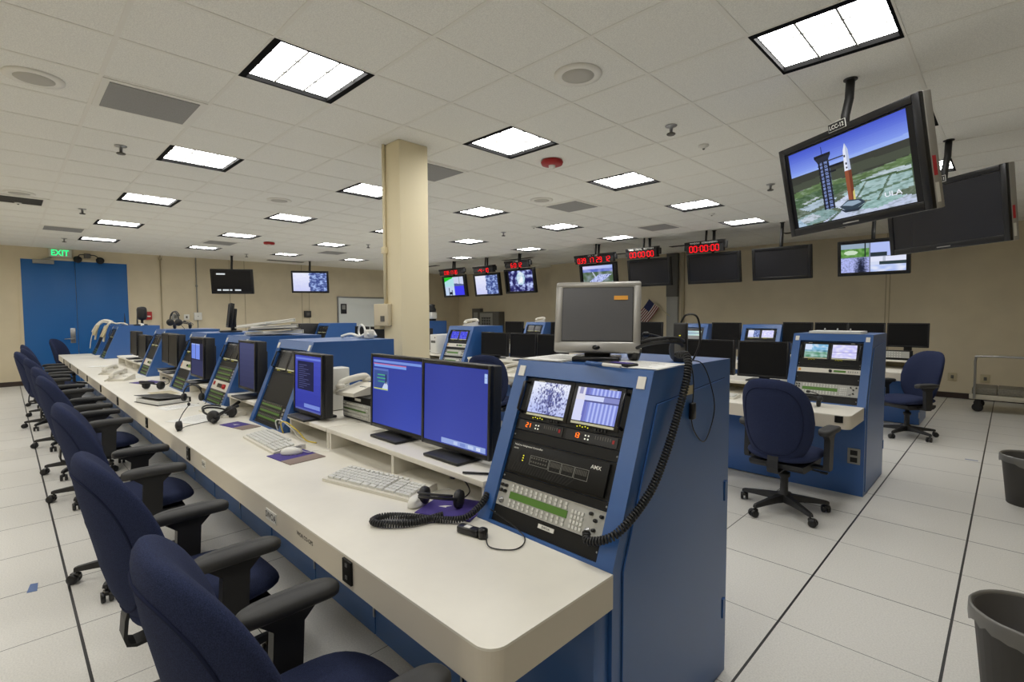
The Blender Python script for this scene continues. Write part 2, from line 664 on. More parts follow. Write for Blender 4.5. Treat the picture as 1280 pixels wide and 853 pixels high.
# square column by the front consoles
struct('wall_column', mb(COLM).b(-4.09, -3.8, 2.46, 2.76, 0, H, .006))
o = mb(COLM).tube([(-4.03, 2.445, H), (-4.03, 2.445, 1.62)], .014).box((-4.03, 2.44, 2.1), (.05, .04, .06), .005)
tag(o.build('conduit'), 'thin cream conduit running down the square cream column', 'conduit')
t = thing('thermostat', 'small cream control box on the side of the square cream column', 'control box', (-4.09, 2.46, 1.53))
mb(WALLM).b(-.09, .14, -.05, -.002, -.11, .09, .006).build('case', None, t)
mb(TAN).b(-.1, .0, -.045, .02, -.14, .09, .004).build('side_cover', None, t)
mb(GREYD).b(.03, .09, -.056, -.05, -.07, -.02).build('dial_window', None, t)

# double door in the left wall
D0, D1, DH = 0.31, 2.16, 2.77
d = struct('door_1', mb(WALLM).b(XL, XL + .03, D0 - .05, D0, 0, DH + .05).b(XL, XL + .03, D1, D1 + .05, 0, DH + .05).b(XL, XL + .03, D0, D1, DH, DH + .05))
for a, bb in ((D0, 1.2), (1.206, D1)):
    mb(DOORM).b(XL + .002, XL + .022, a, bb, .01, DH, .003).build('door_leaf', None, d)
q = mb(STEEL).b(XL + .022, XL + .03, 1.07, 1.16, .9, 1.24, .003)
q.tube([(XL + .03, 1.12, 1.0), (XL + .08, 1.12, 1.0), (XL + .085, .96, 1.0)], .012)
q.build('door_handle', None, d, 'brushed steel lever handle and plate')
q = mb(GREY).b(XL + .025, XL + .09, .5, .85, 2.68, 2.77, .006)
q.tube([(XL + .07, .62, 2.76), (XL + .12, .75, 2.8), (XL + .03, .8, 2.82)], .012)
q.build('door_closer', None, d, 'grey door closer')

# exit sign and emergency light above the door
t = thing('exit_sign', 'cream exit sign with green letters above the blue double door', 'exit sign', (XL + .03, .96, 2.94))
mb(EXITB).b(-.03, .03, -.19, .2, -.1, .1, .006).build('housing', None, t)
mb(EXITG).text('EXIT', .13, Tr(.032, 0, 0) @ Rz(pi / 2) @ FACE, w=.3).build('letters', None, t, 'green lit word EXIT')
t = thing('emergency_light', 'twin headed black emergency light above the blue double door', 'emergency light', (XL + .04, 1.43, 2.9))
mb(GREYD).b(-.04, .02, -.06, .06, -.04, .06, .01).build('body', None, t)
for s in (-1, 1):
    a = mb(PLAS).lathe([(.03, 0), (.075, .05), (.08, .09), (.0, .095)], 14, M=Tr(.05, s * .2 + .02, -.1) @ Rz(0) @ Ry(1.2) @ Tr(0, 0, -.05)).build('lamp_head', None, t)
    mb(PLAS).tube(smooth_path([(0, s * .04, .03), (.03, s * .14, .02), (.04, s * .2 + .02, -.06)], 5), .01).build('lamp_arm', None, t)

# ------------------------------------------------------------------ ceiling fittings
def ord_(n):
    return ['', 'first', 'second', 'third', 'fourth', 'fifth', 'sixth', 'seventh', 'eighth', 'ninth', 'tenth'][n]
ROWN = {-7: 'row furthest behind the camera', -4: 'row behind the navy chairs', -1: 'row above the navy chairs', 2: 'row passing the cream column',
        5: 'row above the middle desks', 8: 'row above the rear desks', 11: 'row nearest the ceiling-hung clocks'}
proto = None
for i, j in LIGHTS:
    x0, x1, y0, y1 = cell(i, j)
    k = LJ.index(j) + 1
    lab = 'square white ceiling light in the %s, %s from the door wall' % (ROWN[i], ord_(k))
    loc = ((x0 + x1) / 2, (y0 + y1) / 2, H)
    if proto:
        dup(proto, loc, 0, lab)
        continue
    proto = t = thing('ceiling_light', lab, 'ceiling light', loc, 0, 'recessed ceiling lights')
    h = T / 2
    q = mb(FRM)
    for sg in (1, -1):
        q.b(sg * (h - .016), sg * h, -h, h, -.004, .05)
        q.b(-h, h, sg * (h - .04), sg * h, -.005, .05)
    q.build('frame', None, t)
    mb(DIFF).quad([(-h + .02, -h + .02, .024), (-h + .02, h - .02, .024), (h - .02, h - .02, .024), (h - .02, -h + .02, .024)]).build('diffuser', None, t)
    q = mb(LOUV)
    for a in (-.095, .095):
        q.b(a - .005, a + .005, -h + .03, h - .03, .012, .023)
        q.b(-h + .03, h - .03, a - .005, a + .005, .012, .023)
    q.build('louvre', None, t)

def vent(i, j, label, si=1, sj=1, m=VENTM, inset=.05):
    x0, x1, y0, y1 = cell(i, j)
    x0 = x1 - T * sj
    y1 = y0 + T * si
    t = thing('ceiling_vent', label, 'ceiling vent', ((x0 + x1) / 2, (y0 + y1) / 2, H), 0, 'ceiling vents')
    a, b2 = (x1 - x0) / 2, (y1 - y0) / 2
    mb(CGRID).b(-a + .01, a - .01, -b2 + .01, b2 - .01, -.009, -.001).build('frame', None, t)
    mb(m).b(-a + inset, a - inset, -b2 + inset, b2 - inset, -.014, -.009).build('grille', None, t)
vent(-2, 3, 'grey perforated ceiling vent above the nearest navy chairs')
vent(2, 3, 'grey ceiling vent just right of the cream column')
vent(6, 3, 'grey ceiling vent between two lights over the middle desks')
vent(10, 3, 'grey ceiling vent nearest the hanging black televisions')
vent(-2, 15, 'grey ceiling vent close to the blue double door')
vent(2, 15, 'grey ceiling vent over the left wall television without a picture')
vent(6, 15, 'grey ceiling vent left of the column near the whiteboard wall')
for n, (cx, cy, lx, ly, lab) in enumerate([
        (-12.9, 9.4, .9, .2, 'dark linear ceiling vent above the leftmost three clocks'),
        (-9.6, 9.9, 1.1, .2, 'dark linear ceiling vent behind the clock on the recess wall'),
        (-7.3, 10.9, 1.2, .2, 'dark linear ceiling vent left of the aerial view television'),
        (-4.9, 10.6, 1.2, .2, 'dark linear ceiling vent behind the two black televisions with clocks'),
        (-2.6, 10.4, 1.0, .2, 'dark linear ceiling vent behind the black television without a clock'),
        (-14.4, 5.6, .2, 1.0, 'dark linear ceiling vent between the left wall televisions')]):
    t = thing('slot_vent', lab, 'ceiling vent', (cx, cy, H), 0, 'slot vents')
    mb(CGRID).b(-lx / 2, lx / 2, -ly / 2, ly / 2, -.012, -.001).build('frame', None, t)
    q = mb(VENTD)
    for k in range(4):
        if lx > ly:
            q.b(-lx / 2 + .02, lx / 2 - .02, -ly / 2 + .02 + k * .042, -ly / 2 + .048 + k * .042, -.02, -.012)
        else:
            q.b(-lx / 2 + .02 + k * .042, -lx / 2 + .048 + k * .042, -ly / 2 + .02, ly / 2 - .02, -.02, -.012)
    q.build('slat_grille', None, t)
x0, x1, y0, y1 = cell(-3, 11)
t = thing('air_diffuser', 'finned white air diffuser at the far left of the ceiling', 'ceiling vent', ((x0 + x1) / 2 + .1, (y0 + y1) / 2, H))
mb(CGRID).b(-.3, .3, -.3, .3, -.01, -.001).build('frame', None, t)
q = mb(VENTD)
for k in range(14):
    q.b(-.24 + k * .034, -.222 + k * .034, -.24, .24, -.016, -.01)
q.build('fin_grille', None, t)

SPKM = mat('speaker_mesh', (190, 187, 178), 0.7)
def speaker(x, y, lab):
    t = thing('ceiling_speaker', lab, 'speaker', (x, y, H), 0, 'round ceiling speakers')
    mb(CGRID).lathe([(.15, -.0012), (.15, -.01), (.115, -.016), (.1, -.012)], 28, cap=False).build('rim', None, t)
    mb(SPKM).lathe([(.0, -.018), (.06, -.018), (.105, -.012), (.105, -.003)], 24, cap=False).build('grille', None, t)
speaker(-2.0, 2.62, 'round white ceiling speaker left of the hanging rocket television')
speaker(-4.46, .2, 'round white ceiling speaker in the upper left corner')
speaker(-4.47, 5.08, 'round white ceiling speaker beside the vent over the middle desks')
speaker(-6.9, 2.62, 'round white ceiling speaker left of the column above the front consoles')
speaker(-8.7, .2, 'round white ceiling speaker by the finned air diffuser')

def sprinkler(x, y, lab, s=1.0):
    t = thing('ceiling_sprinkler', lab, 'sprinkler', (x, y, H), 0, 'ceiling sprinklers')
    mb(STEEL).lathe([(.032 * s, -.0012), (.03 * s, -.008), (.01 * s, -.012), (.008 * s, -.04 * s)], 14).build('body', None, t)
    mb(GREYD).lathe([(.022 * s, -.042 * s), (.024 * s, -.046 * s), (.02 * s, -.05 * s)], 14).build('deflector', None, t)
for x, y, lab in [(-2.0, 3.85, 'small ceiling sprinkler directly left of the rocket television'),
                  (-5.7, .8, 'small ceiling sprinkler beside the vent over the navy chairs'),
                  (-2.06, 6.4, 'small ceiling sprinkler near the corner of the rocket television'),
                  (-9.4, .85, 'small ceiling sprinkler ahead of the exit sign'),
                  (-13.2, .9, 'small ceiling sprinkler just in front of the exit sign'),
                  (-6.7, 6.55, 'small ceiling sprinkler right of the column beyond a light'),
                  (-9.9, 5.6, 'small ceiling sprinkler left of the column top'),
                  (-13.5, 4.3, 'small ceiling sprinkler by the left wall televisions')]:
    sprinkler(x, y, lab, 1.5)
def sensor(x, y, lab):
    t = thing('ceiling_sensor', lab, 'sensor', (x, y, H), 0, 'small ceiling sensors')
    mb(WHITE).lathe([(.045, -.0012), (.045, -.01), (.02, -.03), (.0, -.032)], 16, cap=False).build('dome', None, t)
    mb(GREYD).lathe([(.012, -.03), (.008, -.04)], 10).build('tip', None, t)
sensor(-2.02, 4.5, 'tiny white ceiling sensor beyond the sprinkler left of the rocket television')
sensor(-3.27, 7.6, 'tiny white ceiling sensor between two lights over the rear desks')
sensor(-5.9, 6.5, 'tiny white ceiling sensor in front of the grey vent over the middle desks')
sensor(-9.4, .2, 'tiny white ceiling sensor below the finned air diffuser')
def alarm(x, y, lab):
    t = thing('ceiling_fire_alarm', lab, 'fire alarm', (x, y, H), 0, 'red ceiling fire alarms')
    mb(REDP).lathe([(.1, -.0012), (.11, -.02), (.1, -.045), (.05, -.05)], 24).build('body', None, t)
    mb(WHITE).lathe([(.035, -.05), (.03, -.08), (.0, -.085)], 14, cap=False).build('strobe', None, t)
alarm(-3.27, 3.87, 'red round ceiling fire alarm right of the column')
alarm(-11.0, 3.95, 'red round ceiling fire alarm left of the column, far off')

# ------------------------------------------------------------------ things on the walls
def wallbox(name, lab, cat, parts, at, rz=0):
    t = thing(name, lab, cat, at, rz)
    for nm, m, x0, x1, y0, y1, z0, z1 in parts:
        mb(m).b(x0, x1, y0, y1, z0, z1, .004).build(nm, None, t)
    return t
LW = -pi / 2 + pi      # local -Y looks towards +X
wallbox('wall_fire_pull', 'small red fire pull station on the left wall beside the blue door', 'fire alarm', [('plate', REDP, -.07, .07, -.05, 0, -.1, .1), ('handle', WHITE, -.04, .04, -.06, -.05, -.03, .0)], (XL, 2.55, 1.52), pi / 2)
wallbox('electrical_box', 'white electrical box under the thin conduit on the left wall', 'electrical box', [('case', WHITE, -.09, .09, -.07, 0, -.1, .1), ('cover_screw', GREYD, -.01, .01, -.074, -.07, -.01, .01)], (XL, 3.62, 1.5), pi / 2)
wallbox('switch_plate', 'grey switch plate left of the white box on the left wall', 'switch', [('plate', GREY, -.08, .08, -.03, 0, -.08, .08), ('toggle', GREYD, -.03, .03, -.04, -.03, -.04, .04)], (XL, 3.12, 1.49), pi / 2)
wallbox('outlet_plate', 'white outlet plate between the grey switch and the white box', 'outlet', [('plate', WHITE, -.06, .06, -.03, 0, -.07, .07), ('socket', GREYD, -.02, .02, -.034, -.03, -.03, .03)], (XL, 3.37, 1.48), pi / 2)
tag(mb(GREY).tube([(XL + .02, 3.62, H), (XL + .02, 3.62, 1.6)], .014).box((XL + .02, 3.62, 2.3), (.04, .05, .05), .004).tube([(XL + .02, 3.62, 1.4), (XL + .02, 3.62, .1)], .012).build('conduit'), 'thin grey conduit rising from the white box on the left wall', 'conduit')
tag(mb(WALLD).tube([(XL + .02, 2.84, H), (XL + .02, 2.84, .1)], .014).box((XL + .025, 2.84, 2.95), (.05, .07, .06), .004).build('conduit'), 'cream conduit on the left wall between red pull station and switch', 'conduit')
wallbox('wall_phone', 'black wall phone mounted near the whiteboard', 'phone', [('body', PLAS, -.1, .1, -.06, 0, -.1, .1), ('keypad', GREYD, -.05, .05, -.066, -.06, -.05, .05)], (XL, 6.55, 1.55), pi / 2)
t = thing('whiteboard', 'large whiteboard on the far left wall beside the column', 'whiteboard', (XL, 9.2, 1.45), pi / 2)
mb(BOARD).b(-1.65, 1.65, -.03, -.001, -.6, .62).build('board', None, t)
q = mb(STEEL).b(-1.69, -1.65, -.04, 0, -.64, .66).b(1.65, 1.69, -.04, 0, -.64, .66).b(-1.65, 1.65, -.04, 0, .62, .66).b(-1.65, 1.65, -.07, 0, -.64, -.6)
q.build('frame', None, t)
wallbox('magnet_board', 'small dark notice on the corner of the whiteboard', 'notice', [('card', PLAS, -.1, .1, -.045, -.031, -.16, .16), ('photo', GREY, -.06, .06, -.048, -.045, -.02, .12)], (XL, 7.72, 1.72), pi / 2)
# recess wall
t = thing('wall_cabinet', 'large grey wall cabinet with a barred window in the recess', 'cabinet', (-13.25, YR, 1.2), 0)
mb(GREYD).b(-.5, .5, -.3, -.001, -.6, .42, .008).build('body', None, t)
mb(GREY).b(-.46, .2, -.315, -.3, -.55, .37, .004).build('door', None, t)
q = mb(BLK).b(-.38, .12, -.32, -.315, -.2, .22)
q.use(GREY)
for k in range(6):
    q.b(-.36 + k * .09, -.335 + k * .09, -.326, -.32, -.18, .2)
for k in range(4):
    q.b(-.36, .1, -.328, -.322, -.16 + k * .1, -.145 + k * .1)
q.build('window', None, t, 'dark window with grey bars')
t = thing('wall_telephone_box', 'narrow grey wall box left of the barred grey cabinet', 'box', (-14.1, YR, 1.4), 0)
mb(GREYD).b(-.22, .22, -.16, -.001, -.22, .34, .008).build('body', None, t)
mb(GREY).b(-.12, .1, -.175, -.16, -.02, .2, .004).build('panel', None, t)
# right part of the back wall
t = thing('wall_duct', 'grey metal duct running down the back wall beside the clocks', 'duct', (-6.05, YB, 0), 0)
mb(GREYD).b(-.16, .14, -.1, -.001, 1.95, 3.03, .004).build('duct', None, t)
mb(GREY).b(-.16, .14, -.07, -.001, .1, 1.95, .004).build('cover', None, t)
tag(mb(WALLD).b(-5.83, -5.76, YB - .06, YB - .001, .1, H, .004).build('wall_rail'), 'cream vertical rail on the back wall next to the grey duct', 'rail')
for k, (x, lab) in enumerate([(-.71, 'cream outlet plate low on the back wall by the swivel chair'), (-.28, 'cream outlet plate low on the back wall behind the cart')]):
    wallbox('outlet_plate', lab, 'outlet', [('plate', TAN, -.06, .06, -.02, 0, -.07, .07), ('socket', GREYD, -.02, .02, -.026, -.02, -.03, .03)], (x, YB, .38))
# ------------------------------------------------------------------ consoles
ROW = (0.0, 3.69, 7.38)
CW = 0.61
SL0 = (1.25, .745); SL1 = (1.485, 1.335)
SLEN = math.hypot(SL1[0] - SL0[0], SL1[1] - SL0[1])
LEAN = math.atan2(SL1[0] - SL0[0], SL1[1] - SL0[1])
RW, RV = .486, .575          # rack opening

def rackM():
    # X right, Y up the slope, Z out of the face; origin at the foot of the slope, console centre
    return Tr(0, SL0[0], SL0[1]) @ Rx(-LEAN) @ FACE

def console(xr, row, label, units, group='blue equipment consoles', sidedoor=False):
    t = thing('equipment_console', label, 'console', (xr - CW / 2, ROW[row], 0), 0, group)
    h = CW / 2
    prof = [(1.25, 0), (1.25, .745), SL1, (2.11, 1.335), (2.11, 0)]
    q = mb(BLUE)
    st = (CW - RW) / 2
    q.prism(prof, -h, -h + st); q.prism(prof, h - st, h)
    inner = [(1.27, .0), (1.27, .72), (1.296, .755), (SL1[0] + .022, 1.31), (2.1, 1.31), (2.1, 0)]
    q.prism(inner, -h + st, h - st)
    q.b(-h + st, h - st, SL1[0] + .02, 2.11, 1.31, 1.335)
    q.b(-h + st, h - st, 1.25, 1.275, 0, .735)
    R0 = rackM()
    q.b(-h + st, h - st, SLEN - .064, SLEN, -.03, 0, M=R0)
    q.b(-h + st, h - st, -.004, .01, -.03, 0, M=R0)
    q.build('cabinet', None, t)
    if row == 0:
        mb(BLUE).b(-h + .002, h - .012, 1.175, 1.249, .012, .637, .003).build('base_panel', None, t)
    if sidedoor:
        a = h + .0
        pf = [(1.3, .03), (1.3, .73), (1.5, 1.225), (2.055, 1.262), (2.055, .03)]
        mb(BLUE2).prism(pf, a - .001, a + .0008).build('door_gap', None, t, 'dark gap around the side door')
        pf2 = [(1.303, .033), (1.303, .73), (1.502, 1.222), (2.052, 1.259), (2.052, .033)]
        o = mb(BLUE).prism(pf2, a - .001, a + .006).build('side_door', None, t)
        for zz in (.75, .25):
            mb(BLUE).b(a + .0005, a + .01, 2.06, 2.085, zz, zz + .08).build('door_hinge', None, t, 'steel hinge')
    for k, sx in enumerate((-1, 1)):
        if row == 0 or sidedoor:
            mb(WHITE).box((sx * (h - .035), SLEN - .045, .002), (.03, .042, .004), M=R0).build('label_tag', None, t, 'small white tag')
    v = .008
    for u in units:
        kind, n = u[0], u[1]
        hh = n * .0433
        M = R0 @ Tr(0, v + hh / 2, -.024)
        RACK[kind](t, M, hh, *u[2:])
        v += hh
    if sidedoor and row == 0:
        mb(WHITE).box((.02, .05, -.0085), (.07, .014, .003), M=R0).use(INK).text('SWOA', .009, R0 @ Tr(.02, .05, -.0065)).build('label_tag', None, t, 'white sticker with black lettering')
    return t

def plate(M, hh, m=BLKM):
    return mb(m).box((0, 0, .006), (RW - .006, hh - .0025, .012), M=M)

def r_blank(t, M, hh):
    q = plate(M, hh)
    q.use(STEEL)
    for sx in (-1, 1):
        q.lathe([(.004, .012), (.003, .0145)], 8, M=M @ Tr(sx * .232, 0, 0))
    q.build('blank_panel', None, t)

def r_twin(t, M, hh, f1, f2, on=True, nres=(56, 42)):
    q = plate(M, hh)
    q.use(BLK)
    for s in (-1, 1):
        q.box((s * .108, .008, .0135), (.212, .152, .004), .001, M=M)
    q.use(SILV).box((-.16, hh / 2 - .01, .0165), (.03, .005, .001), M=M).box((.165, hh / 2 - .01, .0165), (.03, .005, .001), M=M)
    o = q.build('twin_monitor_panel', None, t)
    for s, f in ((-1, f1), (1, f2)):
        if f and on:
            image(mb(), .18, .122, f, nres[0], nres[1], M @ Tr(s * .108, .01, .017)).build('screen', None, o)
        else:
            mb(OFF).box((s * .108, .01, .0165), (.18, .122, .002), M=M).build('screen', None, o)
        mb(STRIPL).box((s * .108, -.0585, .0165), (.18, .008, .002), M=M).build('label_strip', None, o, 'pale label strip')
    each('indicator', LEDY, [((s * .105 - .055 + k * .0115, -.0715 + (.003 if k % 2 else 0), .0165), (.004, .004, .001)) for s in (-1, 1) for k in range(5)], o, M)
    each('button', INK, [((s * .105 + .025 + k * .013, -.0715, .018), (.008, .007, .005)) for s in (-1, 1) for k in range(4)], o, M)
    for s in (-1, 1):
        x = s * .226
        mb(BLK).tube([M @ V((x, -.055, .012)), M @ V((x, -.05, .04)), M @ V((x, .06, .04)), M @ V((x, .065, .012))], .006).build('handle', None, o)

SEG = {'0': 'abcdef', '1': 'bc', '2': 'abged', '3': 'abgcd', '4': 'fgbc', '5': 'afgcd', '6': 'afgedc', '7': 'abc', '8': 'abcdefg', '9': 'abcfgd'}
SEG['-'] = 'g'
def each(name, m, boxes, parent, M=None):
    """one small part per box (centre, size), repeats sharing their mesh"""
    M = M or M4.Identity(4)
    R3 = M.to_3x3().to_4x4()
    made = {}
    for c, s in boxes:
        k = tuple(round(a, 5) for a in s)
        if k not in made:
            o = mb(m, R3).box((0, 0, 0), s).build(name, None, parent)
            made[k] = o
        else:
            o = made[k].copy(); COL.objects.link(o)
        o.location = M @ V(c)
def each_lathe(name, m, prof, spots, parent, n=10):
    o = None
    for M in spots:
        if o is None:
            o = mb(m, M.to_3x3().to_4x4()).lathe(prof, n).build(name, None, parent)
        else:
            o = o.copy(); COL.objects.link(o)
        o.location = M.translation
def seven(q, s, h, M, th=None, sp=None, parent=None):
    w = h * .52
    th = th or h * .115
    sp = sp or h * .24
    tot = sum((w if c in SEG else (th if c == ':' else w * .5)) + sp for c in s) - sp
    x = -tot / 2
    for c in s:
        if parent:
            if q.v:
                q.build('digit', None, parent)
            q = mb(LEDR)
        if c == ':':
            for yy in (-h * .2, h * .2):
                q.box((x + th / 2, yy, .001), (th, th, .002), M=M)
            x += th + sp
            continue
        if c == ' ':
            x += w * .5 + sp
            continue
        for g2 in SEG[c]:
            cx, cy, sx, sy = {'a': (w / 2, h / 2, w - th, th), 'g': (w / 2, 0, w - th, th), 'd': (w / 2, -h / 2, w - th, th),
                              'f': (0, h / 4, th, h / 2 - th * .6), 'e': (0, -h / 4, th, h / 2 - th * .6),
                              'b': (w, h / 4, th, h / 2 - th * .6), 'c': (w, -h / 4, th, h / 2 - th * .6)}[g2]
            q.box((x + cx, cy, .001), (sx, sy, .002), M=M)
        x += w + sp
    if parent and q.v:
        q.build('digit', None, parent)

def r_display(t, M, hh, a='21', b2='13'):
    q = plate(M, hh)
    q.use(BLK)
    for s in (-1, 1):
        q.box((s * .115, 0, .013), (.215, hh * .8, .003), M=M)
    o = q.build('display_panel', None, t)
    for s, tx in ((-1, a), (1, b2)):
        q = mb(LEDO)
        seven(q, tx, hh * .38, M @ Tr(s * .115 - .06, .002, .0145))
        q.build('digits', None, o, 'orange lit digits')
        each('button', LEDW, [((s * .115 - .022 + i * .013, -.006 + j * .012, .0148), (.005, .005, .002)) for i in (0, 1) for j in (0, 1)], o, M)
        q = mb(GREYD)
        for k in range(7):
            q.box((s * .115 + .02 + k * .01, .006, .0148), (.003, .012, .001), M=M)
        q.build('vent', None, o)
        mb(REDP).box((s * .115 + .092, .002, .0148), (.008, .012, .001), M=M).build('indicator', None, o)

def r_controller(t, M, hh):
    q = plate(M, hh)
    q.use(BLKM).box((0, 0, .017), (RW - .05, hh - .016, .012), .002, M=M)
    q.use(BLKS)
    for k in range(22):
        x = -.2 + k * .0125
        z = .0232
        y0 = -hh / 2 + .012; y1 = hh / 2 - .03 - max(0, (k - 12)) * .006
        if y1 < y0 + .01:
            continue
        q.quad([(x, y0, z), (x + .005, y0, z), (x + .005 + .03, y1, z), (x + .03, y1, z)], None, M)
    q.use(WHITE)
    q.text('NetLinx Integrated Controller', .0085, M @ Tr(-.208, hh / 2 - .018, .0238), 'l', w=.14)
    q.text('NI-3100', .005, M @ Tr(-.208, hh / 2 - .031, .0238), 'l')
    q.text('AMX', .013, M @ Tr(.19, hh / 2 - .03, .0238), 'r', w=.042)
    q.use(GREY)
    z = .0238
    def frame(x0, x1, y0, y1):
        for a in ((x0, x1, y0, y0 + .0012), (x0, x1, y1 - .0012, y1), (x0, x0 + .0012, y0, y1), (x1 - .0012, x1, y0, y1)):
            q.b(a[0], a[1], a[2], a[3], z - .001, z, M=M)
    frame(-.118, -.028, -.016, .018); frame(-.025, .028, -.02, .018); frame(.031, .085, -.02, .018); frame(.088, .145, -.02, .018)
    q.use(GREYD)
    for i in range(7):
        for j in range(2):
            q.box((-.11 + i * .0115, -.004 + j * .014, z), (.006, .006, .001), M=M)
    for i in range(10):
        q.box((-.018 + i * .0045, .004, z), (.002, .018, .001), M=M)
        q.box((.037 + i * .0045, .004, z), (.002, .018, .001), M=M)
        q.box((.094 + i * .0048, .004, z), (.002, .018, .001), M=M)
    q.use(LEDY)
    for k in range(3):
        q.box((-.152, -.008 + k * .009, z), (.005, .004, .001), M=M)
    q.build('controller_unit', None, t, 'black integrated controller unit with white lettering')

def r_keypad(t, M, hh, lcd=True, tagtxt=None):
    q = plate(M, hh, KEYG)
    q.use(SILV).box((0, hh / 2 - .004, .0125), (RW - .01, .004, .003), M=M)
    o = q.build('keypad_panel', None, t)
    if lcd:
        mb(GRNP).box((-.045, 0, .013), (.27, hh * .26, .003), M=M).build('lcd_strip', None, o, 'green liquid crystal strip')
    each('key', KEY, [((-.17 + k * .0228, r * hh, .0145), (.009, hh * .1, .006)) for r in (-.36, -.22, .22, .36) for k in range(12)]
         + [((.112 + i * .0135, (-.33 + j * .17) * hh, .0145), (.009, hh * .11, .006)) for i in range(4) for j in range(4)], o, M)
    each_lathe('knob', BLK, [(.0062, 0), (.006, .012), (.004, .013)], [M @ Tr(x, y * hh, .012) for x, y in ((-.225, .3), (-.205, .3), (-.225, .08), (-.205, .08), (.185, .3), (.205, .12), (.205, -.2), (.225, .3))], o)
    each_lathe('socket', STEEL, [(.011, 0), (.011, .004), (.006, .004), (.006, .012)], [M @ Tr(x, -.28 * hh, .012) for x in (-.215, .18)], o, 12)

def r_keys3(t, M, hh):
    o = plate(M, hh, BLKS).build('comm_panel', None, t)
    each('lcd_strip', GRNP, [((-.03, (-.32 + j * .32) * hh, .013), (.36, hh * .1, .003)) for j in range(3)], o, M)
    each('key', GREYD, [((-.2 + k * .031, (-.2 + j * .32) * hh, .015), (.016, hh * .09, .006)) for j in range(3) for k in range(12)], o, M)
    each('side_key', SILV, [((.205, (-.3 + j * .2) * hh, .015), (.024, hh * .12, .006)) for j in range(4)], o, M)

def r_strip(t, M, hh):
    q = plate(M, hh, BEIGE)
    q.use(GRNP).box((.09, 0, .0125), (.09, hh * .4, .002), M=M)
    q.use(BLK).lathe([(.014, 0), (.012, .01)], 14, M=M @ Tr(.02, 0, .012))
    q.use(GREY)
    for k in range(5):
        q.box((.155 + k * .016, 0, .0135), (.008, hh * .3, .003), M=M)
    q.use(ORNG).box((-.22, 0, .0125), (.02, hh * .5, .002), M=M)
    q.build('display_strip', None, t, 'pale strip unit with a round knob')

def r_redbutton(t, M, hh):
    o = plate(M, hh, BEIGE).build('switch_panel', None, t, 'pale switch panel')
    mb(REDP).lathe([(.022, .012), (.022, .03), (.016, .034)], 14, M=M @ Tr(.12, 0, 0)).build('red_button', None, o, 'round red button')
    mb(REDP).lathe([(.018, .012), (.018, .02)], 14, M=M @ Tr(-.18, .01, 0)).build('indicator', None, o, 'flat red indicator')
    mb(BLK).box((-.02, 0, .014), (.12, hh * .4, .006), M=M).build('rocker', None, o)

def r_dim(t, M, hh):
    """unlit twin monitors"""
    r_twin(t, M, hh, None, None, False)

def r_panelscreen(t, M, hh):
    o = plate(M, hh, BLK).build('monitor_panel', None, t)
    def f(u, v):
        if v > .9:
            return (40, 30, 34)
        if v > .62:
            return mixc((150, 190, 220), (214, 240, 220), u) if (int(v * 30) % 3) else (90, 110, 150)
        if v > .5:
            return (190, 200, 215) if u < .3 else (120, 120, 118)
        return (118, 118, 116)
    image(mb(), .4, hh * .84, f, 24, 24, M @ Tr(0, 0, .0135)).build('screen', None, o)

RACK = dict(blank=r_blank, twin=r_twin, display=r_display, controller=r_controller, keypad=r_keypad, keys3=r_keys3, strip=r_strip, red=r_redbutton, dim=r_dim, pscreen=r_panelscreen)

C1 = console(-.82, 0, 'nearest blue console with two lit camera pictures and a silver touch monitor on top',
        [('blank', 1.4), ('keypad', 2.2), ('blank', .7), ('controller', 2.9), ('blank', .9), ('display', 1), ('twin', 3.8, f_gantry, f_facade, True, (90, 64))], sidedoor=True)
console(-3.37, 0, 'blue front console with unlit screens beside the portrait blue monitor', [('blank', .6), ('keys3', 3.2), ('blank', 5), ('dim', 4.0)])
console(-4.63, 0, 'blue front console with a red button panel and papers piled on top', [('keys3', 2.8), ('red', 2), ('keys3', 3), ('blank', 1), ('dim', 4.0)])
console(-5.92, 0, 'blue front console holding an upright black screen on top', [('keys3', 3), ('blank', 2), ('strip', 2), ('blank', 1.8), ('dim', 4.0)])
console(-7.79, 0, 'blue front console with black headsets piled on its top', [('keys3', 3), ('strip', 2), ('blank', 3.8), ('dim', 4.0)])
console(-11.6, 0, 'blue front console second from the door, hung with pale cables', [('keys3', 3), ('blank', 5.8), ('dim', 4.0)])
console(-12.8, 0, 'blue front console closest to the double door', [('keys3', 3), ('blank', 5.8), ('dim', 4.0)])
console(-.82, 1, 'blue middle console at the aisle with two bright pictures and a ring binder on top',
        [('blank', 1.6), ('keypad', 2.4), ('blank', 2.2), ('strip', 1), ('blank', .6), ('blank', .6), ('twin', 4.4, f_site, f_haze, True, (40, 30))], sidedoor=True)
console(-5.96, 1, 'blue middle console with blue test screens and a white telephone on top',
        [('keypad', 2.2), ('blank', .8), ('keypad', 2.4), ('blank', 1), ('strip', 1.4), ('blank', .8), ('twin', 4.3, f_bluetest, f_bluetest, True, (24, 18))])
console(-10.85, 1, 'blue middle console behind the cables, left of the column', [('keys3', 4), ('blank', 4.8), ('dim', 4.0)])
console(-2.63, 2, 'blue rear console with two small bright pictures', [('blank', 3), ('keypad', 2.4), ('blank', 3), ('twin', 4.4, f_cloudsplit, f_haze, True, (30, 22))])
console(-3.84, 2, 'blue rear console with one large grey text screen', [('blank', 2), ('keypad', 2.4), ('pscreen', 8.3)])
console(-7.68, 2, 'blue rear console with a white telephone on top', [('keys3', 4), ('strip', 2), ('blank', 2.8), ('dim', 4.0)])
console(-12.2, 2, 'blue rear console with a white topped jug, half hidden by the column', [('keys3', 4), ('blank', 4.8), ('dim', 4.0)])
